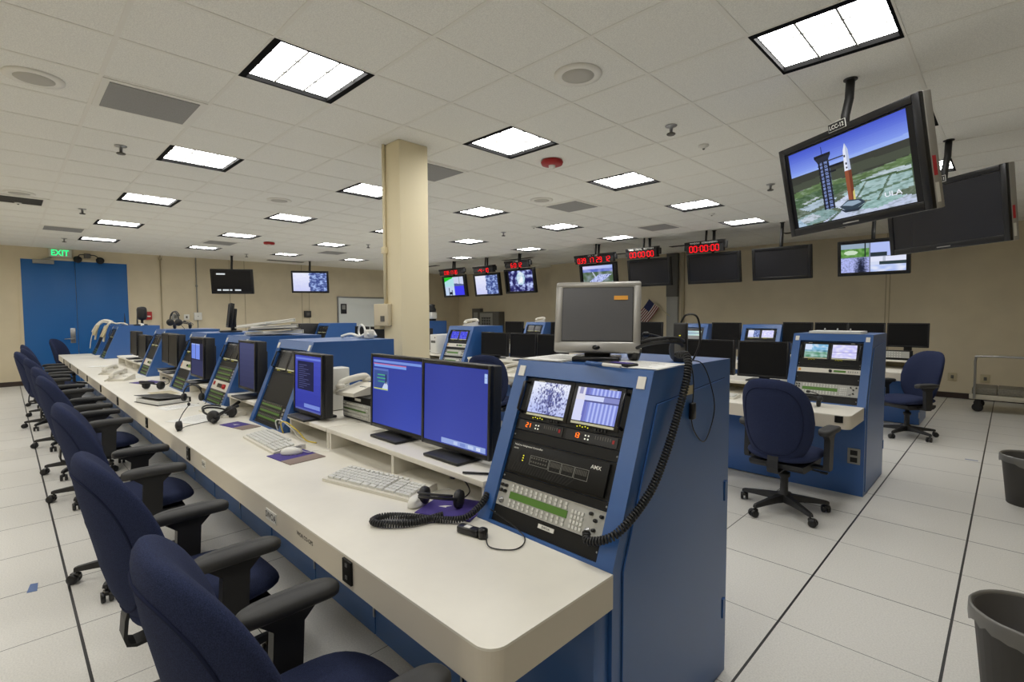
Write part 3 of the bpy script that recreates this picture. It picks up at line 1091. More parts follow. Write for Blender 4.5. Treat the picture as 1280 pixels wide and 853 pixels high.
ROWX = {0: [-.82, -3.37, -4.63, -5.92, -7.79, -11.6, -12.8], 1: [-.82, -5.96, -10.85], 2: [-2.63, -3.84, -7.68, -12.2]}
BF = {0: 1.175, 1: 1.252, 2: 1.252}
XEND = {0: -13.5, 1: -12.4, 2: -13.6}
XBEG = {0: -.815, 1: -.83, 2: -.83}

# ------------------------------------------------------------------ worktops, base cabinets and riser shelves
ORDR = ('front', 'middle', 'rear')
for r in (0, 1, 2):
    y = ROW[r]
    x0, x1 = XEND[r], XBEG[r]
    spans = sorted([(a - CW, a) for a in ROWX[r]])
    gaps = []
    c = x0
    for a, b2 in spans:
        if a - c > .05:
            gaps.append((c, a))
        c = b2
    if x1 - c > .05:
        gaps.append((c, x1))
    t = thing('worktop', {0: 'long cream worktop of the front console row beside the navy chairs', 1: 'cream worktop of the middle console row', 2: 'cream worktop of the rear console row'}[r], 'worktop', (0, y, 0), 0)
    # rounded right front corner
    rc = .055
    poly = [(x0, 1.247), (x0, .749), (x1 - rc, .749)]
    for k in range(1, 8):
        a = -pi / 2 + (pi / 2) * k / 8
        poly.append((x1 - rc + rc * cos(a), .749 + rc + rc * sin(a)))
    poly += [(x1, .749 + rc), (x1, 1.247)]
    q = mb(DESK).prism(poly, .738, .745, 'z')
    q.use(DESKE).prism(poly, .64, .738, 'z', smooth=False)
    q.use(DESK)
    for a, b2 in gaps:
        q.b(a + .003, b2 - .003, 1.247, 2.0, .705, .745)
    q.build('top', None, t)
    if r == 0:
        for jx in (-1.485, -3.46, -4.7, -6.1, -7.3, -8.6, -9.8, -11.0, -12.2):
            q = mb(BLKM).b(jx - .028, jx + .028, .741, .7495, .66, .735)
            q.use(STEEL)
            for zz in (.68, .72):
                q.b(jx - .006, jx + .006, .739, .741, zz - .006, zz + .006)
            q.build('jack', None, t, 'black headset jack')
        mb(WHITE).b(-2.2, -2.09, .745, .7495, .668, .712).use(INK).text('SWOA', .028, Tr(-2.145, .7445, .69) @ FACE).build('nameplate', None, t, 'white nameplate with black lettering')
        mb(INK).text('WOA CO-OPS', .016, Tr(-1.82, .7485, .7) @ FACE).build('lettering', None, t, 'black lettering on the worktop edge')
        mb(WHITE).b(-3.17, -3.1, .745, .7495, .68, .72).use(INK).text('SWC', .02, Tr(-3.135, .7445, .7) @ FACE).build('nameplate', None, t, 'white nameplate with black lettering')
    elif r == 1:
        for jx in (-.93, -2.6):
            mb(BLKM).b(jx, jx + .055, .741, .7495, .69, .74).build('jack', None, t, 'black headset jack')
        mb(WHITE).b(-4.45, -4.36, .745, .7495, .68, .72).build('nameplate', None, t)
    for gi, (a, b2) in enumerate(gaps):
        w = b2 - a
        nxt = [s for s in spans if abs(s[0] - b2) < .01]
        lab = {0: {0: 'blue base cabinet under the %s worktop at its far end'}}.get(9, None)
        t = thing('base_cabinet', 'blue base cabinet under the %s worktop, %s' % (ORDR[r], ('run %s from the left end' % ord_(gi + 1))), 'cabinet', (a + w / 2, y, 0), 0, 'blue base cabinets')
        mb(BLUE).b(-w / 2 + .003, w / 2 - .003, BF[r] + .02, 2.0, .005, .638).build('body', None, t)
        n = max(1, round(w / .62))
        for k in range(n):
            dw = (w - .006) / n
            xa = -w / 2 + .003 + k * dw
            mb(BLUE).b(xa + .004, xa + dw - .004, BF[r], BF[r] + .021, .012, .635, .002).build('door', None, t)
            for zz in (.44, .1):
                mb(STEEL).b(xa + dw - .01, xa + dw + .002, BF[r] - .006, BF[r] + .005, zz, zz + .08).build('hinge', None, t, 'steel hinge')
t = thing('outlet_plate', 'grey twin outlet plate on the blue base of the middle aisle console', 'outlet', (-.89, ROW[1] + 1.25, .33))
mb(GREY).b(-.045, .045, -.008, -.0005, -.065, .065, .002).build('plate', None, t)
for zz in (-.03, .03):
    mb(INK).b(-.025, .025, -.012, -.008, zz - .02, zz + .02).build('socket', None, t, 'black socket')

def riser(x0, x1, row, label, y0=1.29, y1=1.85):
    t = thing('riser_shelf', label, 'shelf', ((x0 + x1) / 2, ROW[row], .745), 0, 'cream riser shelves')
    w = x1 - x0
    mb(DESK).b(-w / 2, w / 2, y0, y1, .098, .124, .003).build('board', None, t)
    n = max(1, round(w / .7))
    for k in range(n + 1):
        xx = -w / 2 + .012 + (w - .024) * k / n
        mb(DESK).b(xx - .011, xx + .011, y0 + .015, y1, 0, .098).build('support', None, t)
    mb(TAN).b(-w / 2 + .03, w / 2 - .03, y1 - .08, y1 - .065, 0, .098).build('back_panel', None, t)
SH = .87
riser(-2.79, -1.44, 0, 'cream riser shelf under the two wide blue monitors')
riser(-3.36, -2.8, 0, 'cream riser shelf under the portrait blue monitor')
riser(-4.62, -3.99, 0, 'cream riser shelf left of the console with unlit screens')
riser(-5.91, -5.25, 0, 'cream riser shelf under the monitor with two pale windows')
riser(-7.3, -6.54, 0, 'cream riser shelf left of the console with the upright screen')
riser(-10.4, -8.42, 0, 'long cream riser shelf nearest the double door')
riser(-5.9, -1.44, 1, 'long cream riser shelf under the black monitors of the middle row')
riser(-9.8, -6.6, 1, 'cream riser shelf behind the column in the middle row')
riser(-2.6, -.86, 2, 'cream riser shelf of the rear row at the aisle')
riser(-7.6, -4.5, 2, 'cream riser shelf of the rear row behind the touch monitor')
# ------------------------------------------------------------------ swivel chairs
def cushion(q, outline, y_of, th, rings=(0.0, .3, .55, .74, .87, .95, .99, 1.0), side=1):
    """padded disc: outline(a) -> (x, z); y_of(x, z) mid surface; th thickness"""
    n = 40
    def surf(s, sg):
        k = th / 2 * (1 - s ** 3.2) ** .5 if s < 1 else 0
        out = []
        for i in range(n):
            x, z = outline(2 * pi * i / n)
            x *= s; z = z * s
            out.append((x, y_of(x, z) + sg * k, z))
        return out
    R_ = [surf(s, -1) for s in rings[1:]] + [surf(s, 1) for s in reversed(rings[1:-1])]
    vs = [(0, y_of(0, 0) - th / 2, 0)]
    for r_ in R_:
        vs += r_
    vs.append((0, y_of(0, 0) + th / 2, 0))
    fs = [(0, 1 + (i + 1) % n, 1 + i) for i in range(n)]
    for k in range(len(R_) - 1):
        for i in range(n):
            j = (i + 1) % n
            a = 1 + k * n
            fs.append((a + i, a + j, a + n + j, a + n + i))
    a = 1 + (len(R_) - 1) * n
    last = len(vs) - 1
    fs += [(a + i, a + (i + 1) % n, last) for i in range(n)]
    q.add(vs, fs, True)
    return q

def sup(v, p):
    return math.copysign(abs(v) ** p, v)

def make_chair(label, loc, rz, group):
    t = thing('swivel_chair', label, 'chair', loc, rz, group)
    # back
    def outl(a):
        x = .25 * sup(cos(a), .64); z = .315 * sup(sin(a), .66)
        k = 1 - .16 * max(0, -z / .32) ** 1.3 - .05 * max(0, z / .32) ** 2
        return x * k, z
    def yb(x, z):
        return -.255 - .19 * z - .25 * max(0, z) ** 2 + 1.6 * x * x * (1 - .9 * max(0, z)) + .25 * max(0, -z - .1) ** 2
    q = MB(Tr(0, 0, .735)).use(FAB)
    cushion(q, outl, yb, .12)
    bk = q.build('backrest', None, t)
    q = MB(Tr(0, 0, .735)).use(FABP)
    pts = []
    for i in range(56):
        x, z = outl(2 * pi * i / 56)
        s = .8
        pts.append((x * s, yb(x * s, z * s) - .06 * (1 - s ** 3.2) ** .5, z * s))
    q.tube(pts, .0042, 6, closed=True)
    q.build('piping', None, bk)
    # seat
    def outs(a):
        x = .25 * sup(cos(a), .7); z = .25 * sup(sin(a), .7)
        return x, z
    def ys(x, z):
        return .0 + .25 * max(0, z - .12) ** 2 * 4 - .25 * x * x
    q = MB(Tr(0, .02, .455) @ Rx(pi / 2) @ M4.Scale(-1, 4, V((0, 1, 0))) @ M4.Scale(-1, 4, V((0, 0, 1)))).use(FAB)
    cushion(q, outs, ys, .1)
    q.build('seat', None, t)
    q = mb(PLAS).prism([(-.19, .385), (-.16, .36), (.17, .36), (.2, .385), (.2, .41), (-.19, .41)], -.19, .19)
    q.build('seat_shell', None, t)
    # bracket behind the seat
    mb(PLAS).bar([(-.02, .375), (-.1, .35), (-.21, .34), (-.235, .35), (-.242, .38), (-.236, .44), (-.215, .52)], .075, .012).build('back_bracket', None, t)
    # arms
    for s in (-1, 1):
        q = MB(Tr(s * .285, 0, 0)).use(PLAS)
        q.prism([(-.07, .655), (.14, .655), (.085, .6), (.075, .42), (.07, .38), (-.01, .38), (-.015, .42), (-.005, .6)], -.02, .02)
        q.b(-.014, .014, .01, .055, .44, .58)
        q.prism([(-s * .18, .37), (s * .02, .37), (s * .02, .392), (-s * .18, .392)] if s > 0 else [(.02 * s, .37), (-.18 * s, .37), (-.18 * s, .392), (.02 * s, .392)], 0.0, .065, 'y')
        a = q.build('armrest', None, t)
        q = MB(Tr(s * .283, .05, .668)).use(PLAS2)
        vs = []
        rings = []
        nn = 24
        for zz, kk in ((-.022, .8), (-.014, .96), (0, 1.0), (.012, .96), (.019, .75), (.021, .3)):
            rings.append([(.05 * kk * sup(cos(2 * pi * i / nn), .7), .15 * (1 - (1 - kk) * .3) * sup(sin(2 * pi * i / nn), .55), zz - .008 * (sin(2 * pi * i / nn) ** 2)) for i in range(nn)])
        for r_ in rings:
            vs += r_
        fs = [tuple(range(nn - 1, -1, -1)), tuple(len(vs) - nn + i for i in range(nn))]
        for k in range(len(rings) - 1):
            for i in range(nn):
                j = (i + 1) % nn
                fs.append((k * nn + i, k * nn + j, k * nn + nn + j, k * nn + nn + i))
        q.add(vs, fs, True)
        q.build('arm_pad', None, a)
    # column and star base
    mb(PLAS).lathe([(.05, .1), (.045, .14), (.028, .15), (.028, .26), (.04, .27), (.04, .3), (.022, .3), (.022, .37)], 16).build('gas_column', None, t)
    mb(PLAS).tube([(.06, .02, .37), (.19, .05, .345), (.25, .05, .34)], .007).box((.255, .05, .34), (.05, .03, .014), .005).build('tilt_lever', None, t)
    for k in range(5):
        MM = Rz(2 * pi * k / 5 + pi / 2 + .31)
        q = MB(MM).use(PLAS)
        vs = []
        for x, w, zt, zb in ((.02, .035, .135, .075), (.12, .026, .122, .078), (.22, .02, .108, .075), (.3, .016, .096, .07), (.315, .012, .09, .07)):
            vs += [(x, -w, zb), (x, w, zb), (x, w * .7, zt), (x, -w * .7, zt)]
        fs = [(0, 1, 2, 3), (19, 18, 17, 16)]
        for i in range(4):
            for m_ in range(4):
                j = (m_ + 1) % 4
                fs.append((i * 4 + m_, i * 4 + 4 + m_, i * 4 + 4 + j, i * 4 + j))
        q.add(vs, fs, False)
        leg = q.build('base_leg', None, t)
        q = MB(MM @ Tr(.3, 0, 0) @ Rz(1.1 + k * .9)).use(BLK)
        for s in (-1, 1):
            q.lathe([(.012, -.011), (.027, -.01), (.029, 0), (.027, .01), (.012, .011)], 16, M=Tr(-.018, s * .017, .029) @ Rx(pi / 2))
        q.box((-.01, 0, .048), (.05, .03, .026), .008)
        q.cyl((0, 0, .04), (0, 0, .085), .008)
        q.build('caster', None, leg)
    return t

GR = 'navy swivel chairs along the front worktop'
ch = [(-1.22, .52, 0.0, 'nearest navy swivel chair, cut off by the bottom edge'),
      (-2.23, .5, 0.03, 'second nearest navy swivel chair along the front worktop'),
      (-3.62, .52, -.05, 'third navy swivel chair along the front worktop, by the portrait blue monitor'),
      (-5.42, .52, .02, 'fourth navy swivel chair along the front worktop, opposite the black binder'),
      (-6.42, .52, -.03, 'fifth navy swivel chair along the front worktop'),
      (-7.85, .5, .05, 'sixth navy swivel chair along the front worktop'),
      (-9.35, .44, -.06, 'navy swivel chair in the front row pushed furthest out from the worktop'),
      (-10.4, .52, .04, 'eighth navy swivel chair along the front worktop'),
      (-11.6, .54, 0, 'ninth navy swivel chair, last one facing the front worktop'),
      (-13.95, 1.0, -.45, 'navy swivel chair at the far end of the front worktop by the blue door')]
chair0 = make_chair(ch[0][3], (ch[0][0], ch[0][1], 0), ch[0][2], GR)
for x, y, a, lab in ch[1:]:
    dup(chair0, (x, y, 0), a, lab, GR)
dup(chair0, (-1.2, 4.19, 0), -.06, 'navy swivel chair seen from behind at the middle aisle console', 'navy swivel chairs at the middle and rear desks')
dup(chair0, (-4.5, 4.2, 0), .5, 'navy swivel chair behind the wide blue monitors, only its top showing', 'navy swivel chairs at the middle and rear desks')
dup(chair0, (-.87, 7.8, 0), 2.5, 'navy swivel chair turned round at the rear aisle desk by the back wall', 'navy swivel chairs at the middle and rear desks')
# ------------------------------------------------------------------ ceiling-hung televisions and clocks
def tv(label, cx, cy, top, yaw, tilt, w, h, pic=None, nres=(40, 24), silver=False, tagtxt=None, dth=.085, side=0.0, aspect_in=1.0, over=None):
    t = thing('hanging_television', label, 'television', (cx, cy, top), yaw, 'televisions hung from the ceiling')
    K = Rx(tilt)
    bz = .045
    q = mb(BLK, K)
    q.b(-w / 2, -w / 2 + bz, 0, .03, -h, 0, .004); q.b(w / 2 - bz, w / 2, 0, .03, -h, 0, .004)
    q.b(-w / 2 + bz, w / 2 - bz, 0, .03, -bz, 0, .003); q.b(-w / 2 + bz, w / 2 - bz, 0, .03, -h, -h + bz * 1.15, .003)
    if silver:
        q.use(SILV).b(-.06, .06, -.001, .0, -h + .018, -h + .026)
    q.build('bezel', None, t)
    q = mb(SILV if silver else BLKM, K)
    q.b(-w / 2 - .002, w / 2 + .002, .03, dth, -h - .002, .002, .006)
    if silver:
        q.use(REDB).b(w / 2 + .002, w / 2 + .003, .035, .06, -h * .72, -h * .55)
        q.use(WHITE).b(w / 2 + .002, w / 2 + .003, .035, .06, -h * .95, -h * .78)
    q.use(BLKM).b(-w * .3, w * .3, dth, dth + .04, -h * .8, -h * .15, .01)
    q.build('housing', None, t)
    SM = K @ Tr(side, .012, -h / 2 - .002) @ FACE
    iw, ih = w - 2 * bz, h - 2.15 * bz
    if pic is None:
        mb(OFF).box((0, 0, 0), (iw, ih, .006), M=SM).build('screen', None, t, 'dark switched off screen')
    elif callable(pic) or over:
        q = mb(OFF2).box((0, 0, -.003), (iw, ih, .006), M=SM)
        image(q, iw * aspect_in, ih, pic, nres[0], nres[1], SM @ Tr(0, 0, .0012))
        if over:
            polys(q, iw, ih, over, SM, .0016)
        q.build('screen', None, t)
    else:
        q = mb(OFF2).box((0, 0, -.003), (iw, ih, .006), M=SM)
        polys(q, iw, ih, pic, SM)
        q.build('screen', None, t)
    if tagtxt:
        q = mb(WHITE, K).b(-.066, .066, -.004, -.001, -.022, .032).use(INK).b(-.063, .063, -.006, -.003, -.019, .029)
        q.use(WHITE).text(tagtxt, .026, Tr(0, -.0068, .005) @ FACE, w=.108)
        q.build('name_tag', None, t, 'black tag with white lettering')
    # ceiling pole
    q = mb(PLAS)
    base = K @ V((0, dth * .6, -.03))
    zc = H - top
    q.box(tuple(K @ V((0, dth + .015, -h * .3))), (.22, .05, .2), .008)
    q.tube([(0, base.y, base.z), (0, base.y + .005, zc * .25), (0, base.y + .03, zc * .6), (0, base.y + .035, zc)], .026, 10)
    q.lathe([(.04, -.008), (.04, -.0005)], 16, c=(0, base.y + .035, zc))
    q.build('ceiling_pole', None, t)
    return t

# the launch picture on the largest screen
GRS = [(70, 96, 60), (88, 112, 84), (118, 140, 120), (60, 84, 60)]
rk = [(R(0, 0, 1, 1), (18, 18, 20)), (R(.035, .02, .955, .985), (96, 112, 92))]
for k in range(14):
    v = .985 - k * .3 / 14
    rk.append((R(.035, v - .3 / 14, .955, v), mixc((72, 92, 208), (142, 168, 246), k / 13)))
rk.append(([(.035, .70), (.955, .74), (.955, .66), (.035, .685)], (150, 176, 244)))
rk.append(([(.035, .69), (.955, .69), (.955, .5), (.035, .46)], (58, 60, 54)))
rk.append(([(.035, .58), (.5, .62), (.955, .6), (.955, .52), (.5, .5), (.035, .5)], (72, 78, 66)))
rk.append(([(.035, .48), (.3, .52), (.62, .47), (.955, .52), (.955, .42), (.5, .4), (.035, .34)], (96, 122, 78)))
rk.append(([(.035, .4), (.36, .45), (.8, .4), (.955, .45), (.955, .36), (.4, .33), (.035, .26)], (74, 100, 70)))
for p, c in [([(.06, .26), (.3, .33), (.42, .28), (.16, .2)], (176, 194, 210)), ([(.45, .3), (.62, .38), (.95, .36), (.95, .2), (.7, .14), (.56, .2)], (160, 190, 190)),
             ([(.34, .2), (.52, .3), (.6, .22), (.46, .12)], (206, 216, 240)), ([(.035, .14), (.3, .2), (.44, .08), (.12, .02), (.035, .02)], (130, 160, 160)),
             ([(.25, .02), (.45, .14), (.62, .1), (.8, .16), (.955, .1), (.955, .02)], (196, 206, 232)), ([(.5, .1), (.72, .18), (.9, .12), (.7, .05)], (150, 186, 184)),
             ([(.05, .12), (.18, .16), (.26, .1), (.1, .05)], (196, 206, 220)), ([(.035, .02), (.12, .02), (.05, .12), (.035, .1)], (170, 196, 220)),
             ([(.6, .4), (.75, .44), (.95, .42), (.95, .38), (.75, .4)], (190, 206, 214)), ([(.1, .32), (.24, .36), (.26, .34), (.12, .3)], (190, 200, 206)),
             ([(.64, .38), (.66, .385), (.5, .1), (.48, .1)], (80, 104, 84)), ([(.8, .37), (.82, .37), (.72, .14), (.7, .14)], (80, 104, 84)),
             ([(.3, .02), (.33, .02), (.44, .12), (.42, .13)], (92, 112, 100)), ([(.52, .21), (.95, .3), (.95, .28), (.54, .19)], (92, 120, 100))]:
    rk.append((p, c))
LAND = rk[2:]
rk = []
def inside(p, u, v):
    c = False
    for (x0, y0), (x1, y1) in zip(p, p[1:] + p[:1]):
        if (y0 > v) != (y1 > v) and u < (x1 - x0) * (v - y0) / (y1 - y0) + x0:
            c = not c
    return c
def f_pad(u, v):
    if not (.035 < u < .955 and .02 < v < .985):
        return (18, 18, 20)
    c = (92, 106, 88)
    for p, q_ in LAND:
        if inside(p, u, v):
            c = q_
    if v < .5:
        k = nz(u * .6, v * 1.6, 22, 3) + .6 * nz(u, v * 2, 45, 5)
        c = mixc(c, (44, 60, 44) if k < 0 else (206, 214, 222), min(.4, abs(k) * .5))
    return c
# gantry tower
rk.append((R(.295, .17, .385, .83), (120, 138, 190)))
dk = (22, 24, 34)
for u in (.295, .33, .372):
    rk.append(([(u, .17), (u + .014, .17), (u + .01, .83), (u - .004, .83)], dk))
for k in range(15):
    v = .18 + k * .044
    rk.append((R(.292, v, .388, v + .012), dk))
    a, b2 = (.297, .383) if k % 2 else (.383, .297)
    rk.append(([(a, v), (a + .012, v), (b2 + .012, v + .044), (b2, v + .044)], (32, 34, 48)))
rk += [(R(.27, .82, .41, .85), dk), ([(.27, .82), (.41, .82), (.385, .76), (.295, .76)], (40, 44, 60)), (R(.338, .85, .343, .94), dk), (R(.38, .66, .5, .685), dk), (R(.38, .6, .44, .62), dk),
       (R(.38, .74, .52, .755), (60, 62, 76))]
# launch vehicle
rk += [([(.505, .56), (.555, .56), (.55, .8), (.53, .88), (.512, .8)], (232, 236, 250)), ([(.533, .56), (.555, .56), (.55, .8), (.53, .88)], (190, 200, 226)),
       ([(.507, .21), (.557, .21), (.557, .56), (.505, .56)], (146, 80, 54)), ([(.536, .21), (.557, .21), (.557, .56), (.534, .56)], (112, 58, 40)),
       (R(.513, .72, .525, .745), (30, 34, 60)), (R(.52, .63, .532, .655), (30, 34, 60)), (R(.52, .585, .532, .605), (30, 34, 60)),
       ([(.545, .2), (.562, .2), (.562, .33), (.548, .3)], (210, 200, 120)),
       ([(.43, .16), (.5, .22), (.6, .2), (.63, .15), (.56, .1), (.47, .11)], (52, 66, 80)), ([(.45, .17), (.5, .205), (.58, .19), (.6, .16), (.53, .14)], (150, 170, 190)),
       ([(.42, .14), (.47, .11), (.56, .1), (.63, .14), (.57, .07), (.47, .08)], (40, 50, 64))]
A = tv('large tilted television showing a rocket on its launch pad', -.842, 3.848, 2.728, -.581, .207, 1.053, .643, f_pad, (150, 86), over=rk, silver=True, tagtxt='LCC-12')
q = mb()
q.use(SCR)
vs, fs, x0, x1, y0, y1 = text_mesh('ULA')
SMx = Rx(.207) @ Tr(0, .012, -.643 / 2 - .002) @ FACE @ Tr(.27, -.195, .026)
for f in fs:
    q.quad([((vs[i].x - x0) * .06, (vs[i].y - y0) * .04, 0) for i in f], (236, 240, 250), SMx)
q.build('screen_caption', None, A, 'white lettering on the picture')
Bt = tv('tilted television with a blank dark screen behind the rocket television', -.495, 5.83, 2.683, -.633, .137, 1.05, .603, None, silver=True, tagtxt='LCC-11')

def wtv(label, x, top, w, h, pic=None, y=9.1, nres=(36, 24), side=0.0, ai=1.0, yaw=0, tilt=.15, tagtxt=None):
    return tv(label, x, y, top, yaw, tilt, w, h, pic, nres, side=side, aspect_in=ai)
wtv('ceiling-hung television with four outdoor pictures, nearest the rocket television', -1.498, 2.613, .89, .53, f_quad2, nres=(96, 54))
wtv('ceiling-hung black television without a clock above it', -2.758, 2.62, .905, .541)
wtv('ceiling-hung black television under the window remaining clock', -3.902, 2.62, .966, .55)
wtv('ceiling-hung black television under the time until restart clock', -5.2, 2.62, .94, .55)
wtv('ceiling-hung television showing an aerial coast view', -6.43, 2.62, .95, .58, f_aerial, nres=(72, 44), ai=.9)
wtv('ceiling-hung television showing blue-white vapour clouds', -8.8, 2.66, 1.03, .615, f_vapour, nres=(56, 36), ai=.86, side=.05)
wtv('ceiling-hung television split between pale sky and tower, right of the four colour one', -10.02, 2.61, 1.0, .6, f_cloudsplit, nres=(56, 36), ai=.95)
wtv('ceiling-hung television with green, white and blue quarters', -11.4, 2.64, 1.03, .62, f_quad1, nres=(56, 40), ai=.9)
msg = [(R(0, 0, 1, 1), (10, 10, 12)), (R(.1, .83, .33, .9), (220, 226, 230))] + [(R(a, .06, b2, .13), (220, 226, 230)) for a, b2 in ((.1, .2), (.24, .4), (.43, .49), (.56, .72))]
tv('left wall television with a black screen and small white text', -14.05, 4.1, 2.684, .999, .148, .975, .622, msg)
tv('left wall television showing pale sky beside a steel tower', -14.01, 6.09, 2.75, .993, .151, .983, .611, f_cloudsplit, (64, 44))

def clock(label, x, y, z0, z1, w, caption, digits, yaw=0):
    h = z1 - z0
    t = thing('countdown_clock', label, 'clock', (x, y, z0), yaw, 'red digit clocks above the televisions')
    K = Rx(.16)
    mb(PLAS, K).b(-w / 2, w / 2, 0, .1, 0, h * .74, .006).build('case', None, t)
    mb(BLK, K).b(-w / 2 - .02, w / 2 + .02, -.012, .11, h * .74, h * 1.04, .004).build('caption_board', None, t)
    if caption:
        n = len(caption)
        cw = min(w * .92 / n, h * .16)
        k = 0
        for word in caption.split(' '):
            mb(WHITE).text(word, h * (.17 if word != '-' else .04), K @ Tr((k + len(word) / 2 - n / 2) * cw, -.0135, h * .89) @ FACE, w=(len(word) - .15) * cw).build('caption', None, t, 'white caption lettering')
            k += len(word) + 1
    n = sum(1.5 if c in SEG else .8 for c in digits)
    hd = min(h * .58, w * .9 / (n * .54))
    seven(mb(LEDR), digits, hd, K @ Tr(0, -.001, h * .37) @ FACE, parent=t)
    q = mb(PLAS)
    q.tube([(0, .07, h), (0, .09, H - z0)], .02)
    for s in (-1, 1):
        q.b(s * (w / 2 + .01), s * (w / 2 + .05), .02, .09, h * .3, h * .9, .004)
    q.build('mount_bracket', None, t)
clock('red digit clock reading 039 17 29 12 above the aerial view television', -6.43, 9.0, 2.62, 2.8, .98, 'UTC - GMT', '039 17 29 12')
clock('red digit clock captioned time until restart', -5.27, 9.0, 2.63, 2.83, .66, 'TIME UNTIL RESTART', '00:00:00')
clock('red digit clock captioned window remaining', -4.0, 9.0, 2.63, 2.83, .68, 'WINDOW REMAINING', '00:00:00')
clock('red digit clock above the four colour television', -11.35, 9.0, 2.65, 2.82, 1.02, '', '038:17:30')
clock('red digit clock above the television split between sky and tower', -9.98, 9.0, 2.62, 2.8, .76, '', '-4:-10')
clock('red digit clock above the vapour cloud television', -8.75, 9.0, 2.67, 2.85, .78, 'L TIME', '6:0:12')

# ------------------------------------------------------------------ monitors on the desks
def lcd(label, x, y, z, w, h, pic=None, yaw=0.0, gap=.045, stand=True, polyl=None, nres=(8, 8), depth=.055, group='desk monitors', name='desk_monitor', bz=.016, off=OFF2, tilt=-.03):
    """monitor standing at height z; front face near y"""
    t = thing(name, label, 'monitor', (x, y, z), yaw, group)
    K = Tr(0, 0, gap) @ Rx(tilt)
    q = mb(BLK, K)
    for a in ((-w / 2, -w / 2 + bz, 0, h), (w / 2 - bz, w / 2, 0, h), (-w / 2 + bz, w / 2 - bz, h - bz, h), (-w / 2 + bz, w / 2 - bz, 0, bz * 1.35)):
        q.b(a[0], a[1], 0, .02, a[2], a[3], .002)
    q.build('bezel', None, t)
    q = mb(PLAS, K).b(-w / 2 + .001, w / 2 - .001, .02, depth, .001, h - .001, .006)
    q.b(-w * .3, w * .3, depth, depth + .035, h * .15, h * .8, .01)
    q.build('rear_case', None, t)
    SM = K @ Tr(0, .006, h / 2) @ FACE
    iw, ih = w - 2 * bz, h - 2.3 * bz
    if pic is None and polyl is None:
        mb(off).box((0, 0, 0), (iw, ih, .004), M=SM).build('screen', None, t, 'dark screen')
    else:
        q = mb(OFF2).box((0, 0, -.002), (iw, ih, .004), M=SM)
        if pic:
            image(q, iw, ih, pic, nres[0], nres[1], SM @ Tr(0, 0, .0008))
        if polyl:
            polys(q, iw, ih, polyl, SM, .0012, .0001)
        q.build('screen', None, t)
    if stand:
        q = mb(PLAS)
        q.b(-.045, .045, depth + .0, depth + .05, .008, gap + h * .5, .006)
        q.build('stand_neck', None, t)
        mb(PLAS).b(-.125, .125, -.075, .14, .0, .014, .004).build('stand_base', None, t)
    return t
def f_desk1(u, v):
    return mixc((36, 48, 128), (62, 78, 178), .5 + .35 * sin(u * 2.2) * (1 - v) + .1 * u)
def f_desk2(u, v):
    return mixc((44, 54, 140), (70, 84, 180), .5 - .25 * abs(u - .4) + .25 * (.6 - v))
win1 = [(R(.02, .93, .98, .965), (120, 150, 226)), (R(.02, .9, .7, .915), (196, 110, 150)), (R(.03, .865, .7, .9), (120, 160, 236)), (R(.02, .52, .34, .84), (92, 116, 190)), (R(.03, .53, .33, .81), (60, 84, 150)),
        (R(.11, .74, .27, .755), (80, 180, 130)), (R(.1, .69, .28, .705), (80, 180, 130)), (R(.12, .64, .26, .655), (70, 170, 120)),
        ([(.2, .53), (.24, .6), (.3, .66), (.33, .6), (.33, .53)], (200, 214, 240)), (R(.28, .62, .3, .76), (30, 40, 60)), (R(.03, .53, .33, .545), (200, 210, 90))]
bar2 = [(R(.3, .02, .97, .085), (150, 170, 224)), (R(.5, .03, .56, .07), (190, 206, 240)), (R(.6, .03, .68, .07), (120, 140, 210)), (R(.72, .03, .8, .07), (190, 206, 240)), (R(.84, .03, .9, .07), (210, 220, 246)), (R(.945, .84, .985, .95), (176, 200, 246)), (R(.95, .9, .98, .905), (90, 110, 200))]
M1 = lcd('wide monitor with a blue desktop and small open window, left of the pair', -2.29, 1.43, SH, .505, .405, f_desk1, polyl=win1, nres=(20, 20), gap=.03)
M2 = lcd('wide monitor with a plain blue desktop, right of the pair by the nearest console', -1.785, 1.415, SH, .49, .405, f_desk2, polyl=bar2, nres=(20, 20), gap=.03, depth=.07)
txt = [(R(.03, .93, .97, .965), (110, 130, 220)), (R(.1, .38, .72, .9), (34, 36, 70)), (R(.36, .07, .95, .14), (120, 140, 216)), (R(.03, .01, .97, .04), (90, 100, 170))]
for k in range(12):
    txt.append((R(.15, .42 + k * .037, .35 + .3 * ((k * 7) % 5) / 5, .428 + k * .037), (96, 100, 150)))
lcd('blue monitor with a dark text window beside the unlit console', -3.15, 1.33, SH, .42, .39, lambda u, v: mixc((50, 58, 160), (70, 80, 186), v), polyl=txt, nres=(6, 6), gap=.02, depth=.075)
lcd('dark monitor on the shelf beside the paper-topped console', -4.28, 1.33, SH, .38, .39, lambda u, v: mixc((52, 54, 84), (74, 78, 116), v), nres=(4, 8), gap=.06, depth=.09)
tw = [(R(.02, .45, .34, .84), (116, 142, 232)), (R(.37, .45, .7, .84), (120, 146, 236)), (R(.02, .84, .34, .87), (160, 180, 240)), (R(.37, .84, .7, .87), (160, 180, 240)), (R(.0, .0, 1, .42), (58, 60, 94)), (R(0, .88, 1, 1), (30, 30, 34))]
lcd('monitor with two pale blue windows on its lower dark screen', -5.6, 1.3, SH, .46, .39, lambda u, v: (44, 46, 74), polyl=tw, nres=(2, 2), gap=.05, depth=.1)
lcd('black monitor, left one of two between headset-topped console and tower-screen console', -7.22, 1.36, SH, .47, .36, gap=.08, depth=.09)
lcd('black monitor, right one of two between headset-topped console and tower-screen console', -6.76, 1.33, SH, .42, .36, gap=.08, depth=.09)
